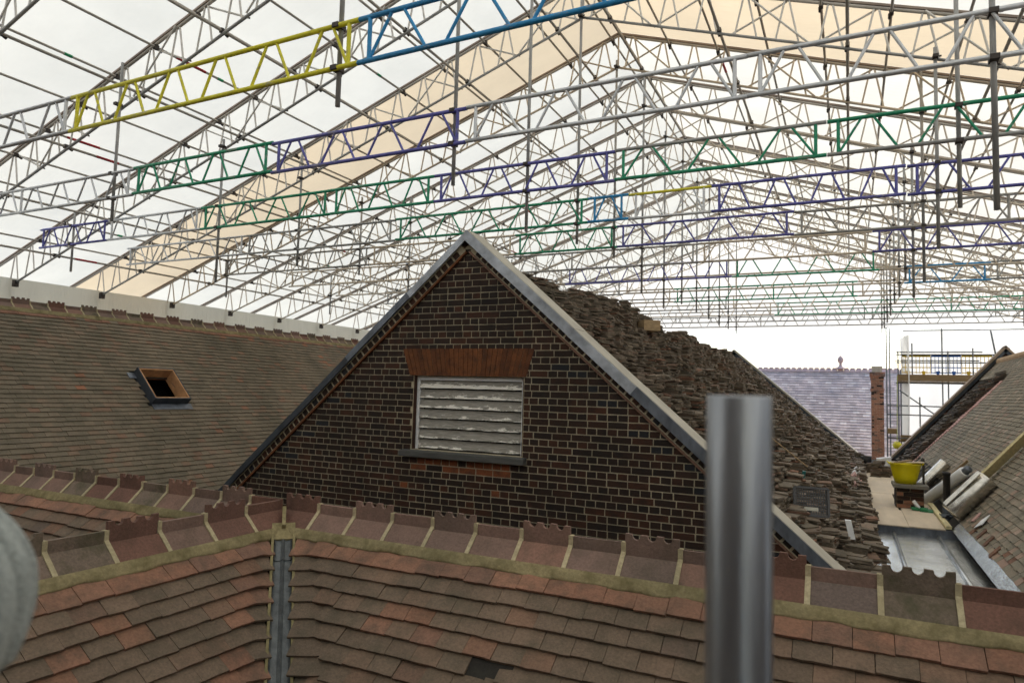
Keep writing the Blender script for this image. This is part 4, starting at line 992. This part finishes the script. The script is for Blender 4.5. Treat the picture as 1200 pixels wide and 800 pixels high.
# far end of the gutter
st2 = []
for x, y, n in ((.62, 21.3, 16), (.85, 21.4, 13), (.72, 21.9, 18), (.5, 22.4, 12), (1.0, 21.9, 9)): heap(st2, x, y, ZG+.004, n, random.gauss(0, .3))
for A, mi in st2:
    o = bpy.data.objects.new('stacked_tile', mesh_of('stacked_tile', LV[random.randrange(6)], 'loose')) if not st2[0] is None else None
    link(o, Matrix(A.tolist()), None); tag(o, 'old roof tile in the dark stacks at the far end of the plywood gutter', 'roof tile', 'tiles stacked at the far end of the gutter')
mb = MB(); mb.lathe((.45, 24.6, ZG), [(0, 0), (.13, 0), (.16, .3), (.15, .3), (.12, .02), (0, .02)], 18); tag(solid('black_bucket', mb, 'black_pipe', None, True), 'small black bucket at the far end of the gutter', 'bucket')
mb = MB(); mb.obox((.92, 24.2, ZG+.16), (.2, .03, .03), (0, .14, 0), (0, 0, .16)); tag(solid('white_sack', mb, 'white_pl'), 'white sack behind the tile stacks at the far end of the gutter', 'sack')

# things on the stripped slope
cr = np.array((-0.45, 9.55, -1.29))
crate = empty('mesh_crate', cr, 'grey plastic mesh crate lying tilted on the stacked tiles', 'crate')
ux = np.array((.977, .215, -.02)); ux /= np.linalg.norm(ux); uy = np.array((.05, .25, 1.)); uy -= ux*uy.dot(ux); uy /= np.linalg.norm(uy); un = np.cross(ux, uy)
cw, ch = .2, .17
mb = MB()
for s in (-1, 1): mb.obox(cr+uy*ch*s, ux*cw, uy*.014, un*.03); mb.obox(cr+ux*cw*s, uy*ch, ux*.014, un*.03)
solid('rim', mb, 'crate', crate)
mb = MB()
for i in range(1, 14): mb.obox(cr+ux*(-cw+2*cw*i/14), uy*ch, ux*.0055, un*.006)
for i in range(1, 11): mb.obox(cr+uy*(-ch+2*ch*i/11), ux*cw, uy*.0055, un*.0075)
o = solid('mesh', mb, 'crate', crate); o['kind'] = 'stuff'
mb = MB(); mb.obox(cr-uy*.09-ux*.01+un*.012, ux*.09, uy*.022, un*.004); solid('paper_label', mb, plain('cream_label', (.55, .53, .46), .7), crate)
mb = MB()
a = np.array((-1.19, 12.21, -0.65)); b = np.array((-0.64, 12.47, -1.12)); mb.tube(a, b, .012, 6); tag(solid('thin_batten', mb, 'wood'), 'thin tan lath lying slanted over the stacked tiles', 'timber')
mb = MB(); q = np.array((GX+.62, 12.9, dz(GX+.62)+.36)); mb.obox(q, (.13, .1, 0), (-.1, .13, 0), (0, 0, .1)); tag(solid('wooden_box', mb, 'wood'), 'small pale wooden box on the crest of the stacked tiles', 'box')
mb = MB(); a = np.array((-0.01, 10.06, -1.67)); mb.obox(a, (.036, 0, .0), (0, .025, 0), (-.025, .025, .115)); tag(solid('plastic_strip', mb, 'white_pl'), 'white plastic strip sticking up among the nearest stacked tiles', 'scrap')
mb = MB(); a = np.array((-0.65, 11.56, -1.16)); mb.obox(a, (.025, 0, 0), (0, .03, 0), (0.01, 0, .055)); tag(solid('green_tub', mb, plain('teal_plastic', (.03, .16, .15), .5)), 'small teal plastic piece wedged between the stacked tiles', 'scrap')
for i in range(9):
    y = 17.5+i*.55; mb = MB(); x = .12+random.uniform(-.05, .1)
    mb.obox((x, y, -2.03+.15*random.random()), (.05, .02, .05), (0, .16, .02), (-.03, 0, .06)); tag(solid('insulation_scrap', mb, 'pink' if i < 4 else 'white_pl'), '%s torn underlay hanging at the foot of the stripped slope beside the plywood' % ('pink' if i < 4 else 'white'), 'scrap', 'torn underlay along the plywood gutter')

# ------------------------------------------------------------------ end sheeting, far scaffold, slate house
wall_sheet((2.0, 32.6), (ER+.3, 32.6), -7.8, 2.98, 'sheet_end', 'bright white sheet hung behind the scaffold with the yellow and blue mesh', .03, 90)
wall_sheet((1.86, 32.2), (2.06, 30.6), -2.1, 2.6, 'sheet_end', 'narrow loose white sheet hanging beside the brick chimney', .09, 24)
SY = 31.0
sc_ = empty('scaffold', (3, SY, -8), 'far scaffold with a toe board, guard rails and yellow and blue mesh panels', 'scaffold')
def tb(nm, a, b, r=.0242, mt='steel_far'):
    mb = MB(); mb.tube(a, b, r, 8); return solid(nm, mb, mt, sc_, True)
for x, z0, z1, y in ((1.3, -8, 2.9, SY-.4), (1.48, -8, 4.4, SY+1.1), (1.72, -8, 2.0, SY), (1.86, -8, 1.3, SY+.9), (2.2, .85, 2.3, SY-.05), (3.22, -8, 2.9, SY+.1), (3.4, -8, 2.0, SY), (4.2, .8, 2.1, SY-.05), (2.42, -3, .2, SY-.3), (6.0, -8, 2.4, SY), (8, -8, 2.4, SY)):
    tb('standard', (x, y, z0), (x, y, z1))
for x0, x1, z, y in ((1.65, 4.5, 1.95, SY-.06), (1.65, 8.4, 1.86, SY+.06), (1.6, 4.4, 1.62, SY-.06), (1.65, 8.4, 1.55, SY+.06), (1.65, 8.4, .74, SY-.06), (1.3, 4.6, -.15, SY-.06), (1.3, 3, -.5, SY-.4), (1.3, 2.0, -1.4, SY-.4), (2.0, ER, 2.95, 32.5)):
    tb('ledger', (x0, y, z), (x1, y, z))
tb('brace', (1.75, SY-.1, .45), (3.05, SY-.1, -.55)); tb('transom', (1.72, SY-.2, .76), (1.72, SY+1.2, .76)); tb('transom', (4.0, SY-.2, .76), (4.0, SY+1.2, .76)); tb('sling', (5.0, 32.4, 2.9), (5.18, 32.3, 1.6), .03)
for z in (.81,):
    mb = MB(); mb.box(1.68, 4.5, SY-.13, SY-.09, z, z+.27); solid('toe_board', mb, 'board', sc_)
    mb = MB(); mb.box(4.52, 8.2, SY-.12, SY-.08, z, z+.25); solid('toe_board', mb, 'wood', sc_)
for i in range(4):
    mb = MB(); mb.box(1.7, 8.2, SY-.05+i*.23, SY+.17+i*.23, .77, .805); solid('board', mb, 'board', sc_)
mb = MB(); mb.box(1.75, 2.9, SY-.3, SY+.5, -1.55, -1.5); mb.box(1.75, 2.8, SY-.32, SY-.28, -1.5, -1.28); solid('lower_boards', mb, 'board', sc_)
mb = MB(); mb.box(1.3, 1.62, SY-.5, SY+.1, -1.25, -1.05); solid('lower_boards', mb, 'board', sc_)
for i, c in enumerate('ybybyby'):
    x0 = 1.86+i*1.0; mt = 'brickguard_y' if c == 'y' else 'brickguard_b'; mb = MB(); y = SY+.1; z0, z1 = 1.12, 1.82
    for q in (z0+.04, z0+.24, z1-.03, z1): mb.box(x0, x0+.97, y-.008, y+.008, q-.018, q+.018)
    for j in range(9): mb.box(x0+.97*j/8-.011, x0+.97*j/8+.011, y-.006, y+.0065, z0, z1)
    p = solid('brick_guard', mb, mt, sc_)
    for j in (.22, .76):
        mb = MB(); xx = x0+.97*j; mb.prism([(xx-.07, y-.02, z0+.1), (xx+.07, y-.02, z0+.1), (xx+.055, y-.02, z0), (xx+.02, y-.02, z0-.1), (xx-.02, y-.02, z0-.1), (xx-.055, y-.02, z0)], (0, .02, 0)); solid('tab', mb, mt, p)
    if c == 'b':
        mb = MB(); mb.box(x0+.05, x0+.4, y-.015, y, z1-.02, z1+.05); mb.box(x0+.6, x0+.92, y-.015, y, z1-.0, z1+.06); solid('hook', mb, mt, p)
hb = empty('chain_hoist', (1.62, 30.4, -1.7), 'yellow chain hoist block hanging beside the brick chimney', 'hoist')
mb = MB(); mb.lathe((1.62, 30.4, -1.82), [(0, 0), (.1, .02), (.15, .1), (.15, .2), (.08, .28), (0, .3)], 16); solid('block', mb, 'yellow', hb, True)
mb = MB(); mb.tube((1.62, 30.4, -1.55), (1.66, 30.55, 1.0), .014, 6); mb.tube((1.68, 30.4, -2.4), (1.68, 30.42, -1.6), .02, 6); solid('chain', mb, plain('yellow_green_strap', (.45, .5, .12), .6), hb)

sl_ = empty('slate_house', (-2, 42, -8), 'far house with a pale lilac slate roof, red ridge and finial', 'house')
QY, QZ = 42.0, 1.62; mb = MB()
roofquad([(-12, QY-7, QZ-7), (4.5, QY-7, QZ-7), (4.5, QY, QZ), (-12, QY, QZ)], .06); roofquad([(-12, QY, QZ), (4.5, QY, QZ), (4.5, QY+7, QZ-7), (-12, QY+7, QZ-7)], .06); solid('roof_deck', mb, 'slate', sl_)
pl = tile_rows((0, QY-.05, QZ-.04), (1, 0, 0), (0, -.7071, -.7071), (0, -.7071, .7071), 44, lambda r: [(-12, 4.5)], gauge=.2, w=.3)
big = MB(); big.box(-.5, .5, 0, .24, 0, .009)
emit('slate', 'slates', pl, sl_, [big], ['slate'], 60)
for i in range(55):
    mb = MB(); x = -12+.3*i; mb.prism([(x, QY-.16, QZ-.07), (x, QY, QZ+.11), (x, QY+.16, QZ-.07)], (.288, 0, 0)); mb.box(x+.04, x+.25, QY-.02, QY+.02, QZ+.08, QZ+.17); solid('ridge_tile', mb, 'ridge_pink', sl_)
mb = MB(); mb.lathe((-.45, QY, QZ+.1), [(.26, 0), (.2, .1), (.09, .16), (.07, .3), (.15, .42), (.17, .52), (.13, .62), (.04, .72), (0, .78)], 16); solid('finial', mb, 'ridge_pink', sl_, True)
mb = MB(); mb.box(-11.8, 4.3, QY-6.8, QY+6.8, -8, QZ-7.05); solid('wall', mb, 'render', sl_)
CX0, CX1, CY0, CY1, CZ = .9, 1.42, 36.2, 36.75, 1.36
ch_ = empty('chimney', ((CX0+CX1)/2, CY0, -5), 'tall orange brick chimney in front of the lilac slate roof', 'chimney')
mb = MB(); mb.box(CX0+.012, CX1-.012, CY0+.012, CY1, -8, CZ); solid('stack', mb, 'pointing', ch_)
cb = []
for r in range(72):
    z = CZ-.04-r*.0765; wd = .06 if r < 3 else (.03 if r < 5 or 10 <= r < 12 or 52 <= r < 55 else 0)
    x = CX0-wd-(.11 if r % 2 else 0)
    while x < CX1+wd-.02:
        a, b = max(x, CX0-wd), min(x+.225, CX1+wd)
        if b-a > .03: cb.append((m4(((a+b)/2, CY0-wd, z), np.array((1., 0, 0))*(b-a-.01), (0, .04/.6+wd/.6, 0), np.array((0, 0, 1.))*.066), 0 if random.random() > .13 else 1))
        x += .225
    for k in range(3): cb.append((m4((CX0-wd, CY0+.1+k*.2, z), np.array((0, -1., 0))*.18, (.04/.6+wd/.6, 0, 0), np.array((0, 0, 1.))*.066), 0))
emit('brick', 'bricks', cb, ch_, BV, ['brick_far', 'brick'], 40)
mb = MB(); mb.box(CX0+.04, CX1-.06, CY0+.04, CY1-.04, CZ, CZ+.22); mb.box(CX0+.02, CX1-.04, CY0+.02, CY1-.02, CZ+.22, CZ+.27); solid('cap_block', mb, plain('buff_pot', (.5, .44, .35), .9), ch_)

# ------------------------------------------------------------------ scaffold the photographer stands on, pole, worker
pz = -1.83
pf = empty('scaffold_platform', (-.1, -.1, pz), 'scaffold platform of boards under the near steel pole', 'scaffold')
for i in range(8):
    mb = MB(); y = -1.1+i*.235; mb.box(-1.45, 1.5, y, y+.225, pz-.04, pz); solid('board', mb, 'board', pf)
for y in (-1.0, .7):
    mb = MB(); mb.tube((-1.5, y, pz-.07), (1.6, y, pz-.07), .0242, 10); solid('ledger', mb, 'steel', pf, True)
for x, y in ((-1.3, -1.18), (1.4, -1.18), (1.4, .82)):
    mb = MB(); mb.tube((x, y, -8), (x, y, -.9), .0242, 10); solid('standard', mb, 'steel', pf, True)
pole = empty('steel_pole', (-.076, .8, -8), 'blurred galvanised scaffold pole standing upright close to the lens', 'scaffold pole')
mb = MB(); mb.lathe((-.0755, .547, -8), [(.0205, 8.001-.3), (.0205, 8.0), (.0236, 8.0015), (.0242, 8.0), (.0242, 0)], 40); solid('tube', mb, plain('polished_galvanised_steel', (.3, .315, .34), .3, .85, .35, 22, stretch=(1, 1, .12), bumps=.12, fine=60), pole, True)
pole.matrix_basis = Matrix.Translation((-.076, .547, -8)); WM[pole] = pole.matrix_basis.copy()
for ch in list(pole.children): ch.matrix_basis = Matrix.Identity(4)

def skin_body(name, joints, edges, mt, parent, sub=2):
    me = bpy.data.meshes.new(name); me.from_pydata([j[0] for j in joints], edges, []); me.materials.append(M[mt])
    o = bpy.data.objects.new(name, me); link(o, Matrix.Identity(4), parent)
    md = o.modifiers.new('skin', 'SKIN'); md.use_smooth_shade = True; sv_ = me.skin_vertices[0].data
    for i, j in enumerate(joints): sv_[i].radius = j[1] if isinstance(j[1], tuple) else (j[1], j[1])
    sv_[0].use_root = True
    s = o.modifiers.new('subd', 'SUBSURF'); s.levels = sub; s.render_levels = sub; return o
hc = RC @ np.array((-.473, -.197, -.462))
person = empty('person', (hc[0]-.02, hc[1], pz), 'person in a grey ribbed knitted hat standing close at the edge of the frame', 'person')
bx, by, bz = hc[0]-.02, hc[1]-.02, hc[2]
def J(x, y, z, r): return ((bx+x, by+y, z), r)
pel = pz+.93; sho = bz-.33
joints = [J(0, -.02, pel, (.16, .11)), J(0, -.02, pel+.2, (.145, .1)), J(0, -.01, sho-.06, (.17, .11)), J(0, 0, sho+.05, .07), J(0, .01, bz-.17, .058),
          J(-.17, -.01, sho-.02, .066), J(-.23, -.02, sho-.3, .05), J(-.22, .06, sho-.55, .038), J(.17, -.01, sho-.02, .066), J(.23, -.02, sho-.3, .05), J(.22, .06, sho-.55, .038),
          J(-.1, -.01, pel-.1, .095), J(-.11, .0, pz+.5, .065), J(-.11, -.03, pz+.08, .045), J(-.11, .12, pz+.045, .042), J(.1, -.01, pel-.1, .095), J(.11, .0, pz+.5, .065), J(.11, -.03, pz+.08, .045), J(.11, .12, pz+.045, .042)]
edges = [(0, 1), (1, 2), (2, 3), (3, 4), (2, 5), (5, 6), (6, 7), (2, 8), (8, 9), (9, 10), (0, 11), (11, 12), (12, 13), (13, 14), (0, 15), (15, 16), (16, 17), (17, 18)]
skin_body('body', joints, edges, 'coat', person)
for s in (-1, 1):                                       # hands with five fingers
    w = np.array((bx+s*.22, by+.085, sho-.6)); jt = [((w[0], w[1]-.02, w[2]+.05), .03), ((w[0], w[1], w[2]), (.018, .036)), ((w[0], w[1]+.012, w[2]-.07), (.014, .04))]; ed = [(0, 1), (1, 2)]
    for k in range(4):
        f0 = len(jt); oy = -.03+.02*k; ln = (.055, .07, .075, .062)[k]
        jt += [((w[0], w[1]+.012+oy, w[2]-.095), .0095), ((w[0]-s*.012, w[1]+.012+oy, w[2]-.095-ln*.5), .0088), ((w[0]-s*.03, w[1]+.012+oy, w[2]-.095-ln*.9), .0078)]; ed += [(2, f0), (f0, f0+1), (f0+1, f0+2)]
    f0 = len(jt); jt += [((w[0]-s*.01, w[1]+.05, w[2]-.045), .011), ((w[0]-s*.02, w[1]+.066, w[2]-.085), .009)]; ed += [(1, f0), (f0, f0+1)]
    skin_body('hand', jt, ed, 'skin', person, 1)
# head facing the roofs: ellipsoid with nose, ears, brow; hat over it
mb = MB(); nu, nv = 28, 18; hx, hy, hz = hc[0]-.018, hc[1], hc[2]-.035
def headp(u, v):
    x, y, z = math.sin(v)*math.cos(u), math.sin(v)*math.sin(u), math.cos(v)
    f = max(0, y); r = np.array((.075*x*(1-.18*max(0, -z)), .096*y*(1-.12*max(0, -z)), .125*z))
    r[1] += f**6*.0+.022*math.exp(-((z+.18)/.16)**2-(x/.16)**2)*f          # nose
    r[1] += .006*math.exp(-((z+.52)/.07)**2-(x/.3)**2)*f-.007*math.exp(-((z-.06)/.1)**2-((abs(x)-.4)/.16)**2)*f   # lips, eye sockets
    return (hx+r[0], hy+r[1], hz+r[2])
V = [headp(2*PI*i/nu, PI*j/nv) for j in range(nv+1) for i in range(nu)]
mb.add(V, [(j*nu+i, (j+1)*nu+i, (j+1)*nu+(i+1) % nu, j*nu+(i+1) % nu) for j in range(nv) for i in range(nu)])
solid('head', mb, 'skin', person, True)
for s in (-1, 1):
    mb = MB(); mb.lathe((hx+s*.03, hy+.083, hz+.006), [(0, -.011), (.008, -.008), (.011, 0), (.008, .008), (0, .011)], 12, (0, 1, 0)); solid('eye', mb, 'white_pl', person, True)
mb = MB(); nu, nv = 384, 30; V = []                     # ribbed beanie
for j in range(nv+1):
    t = j/nv; v = t*PI*.62
    for i in range(nu):
        u = 2*PI*i/nu; rib = .97+.085*(1-2*abs(math.cos(u*12+.5))**6)*min(1, t*5)+.002*math.sin(j*5.1+i*.9)
        sl2 = 1+.05*math.exp(-((t-.6)/.25)**2)-(.06 if t > .97 else 0)
        a = .105*math.sin(v)*rib*sl2; b = .118*math.sin(v)*rib*sl2
        V.append((hc[0]+a*math.cos(u), hc[1]+b*math.sin(u), hc[2]+.0+.115*math.cos(v)*(1.0) ))
mb.add(V, [(j*nu+i, (j+1)*nu+i, (j+1)*nu+(i+1) % nu, j*nu+(i+1) % nu) for j in range(nv) for i in range(nu)])
solid('knitted_hat', mb, 'knit', person, True)
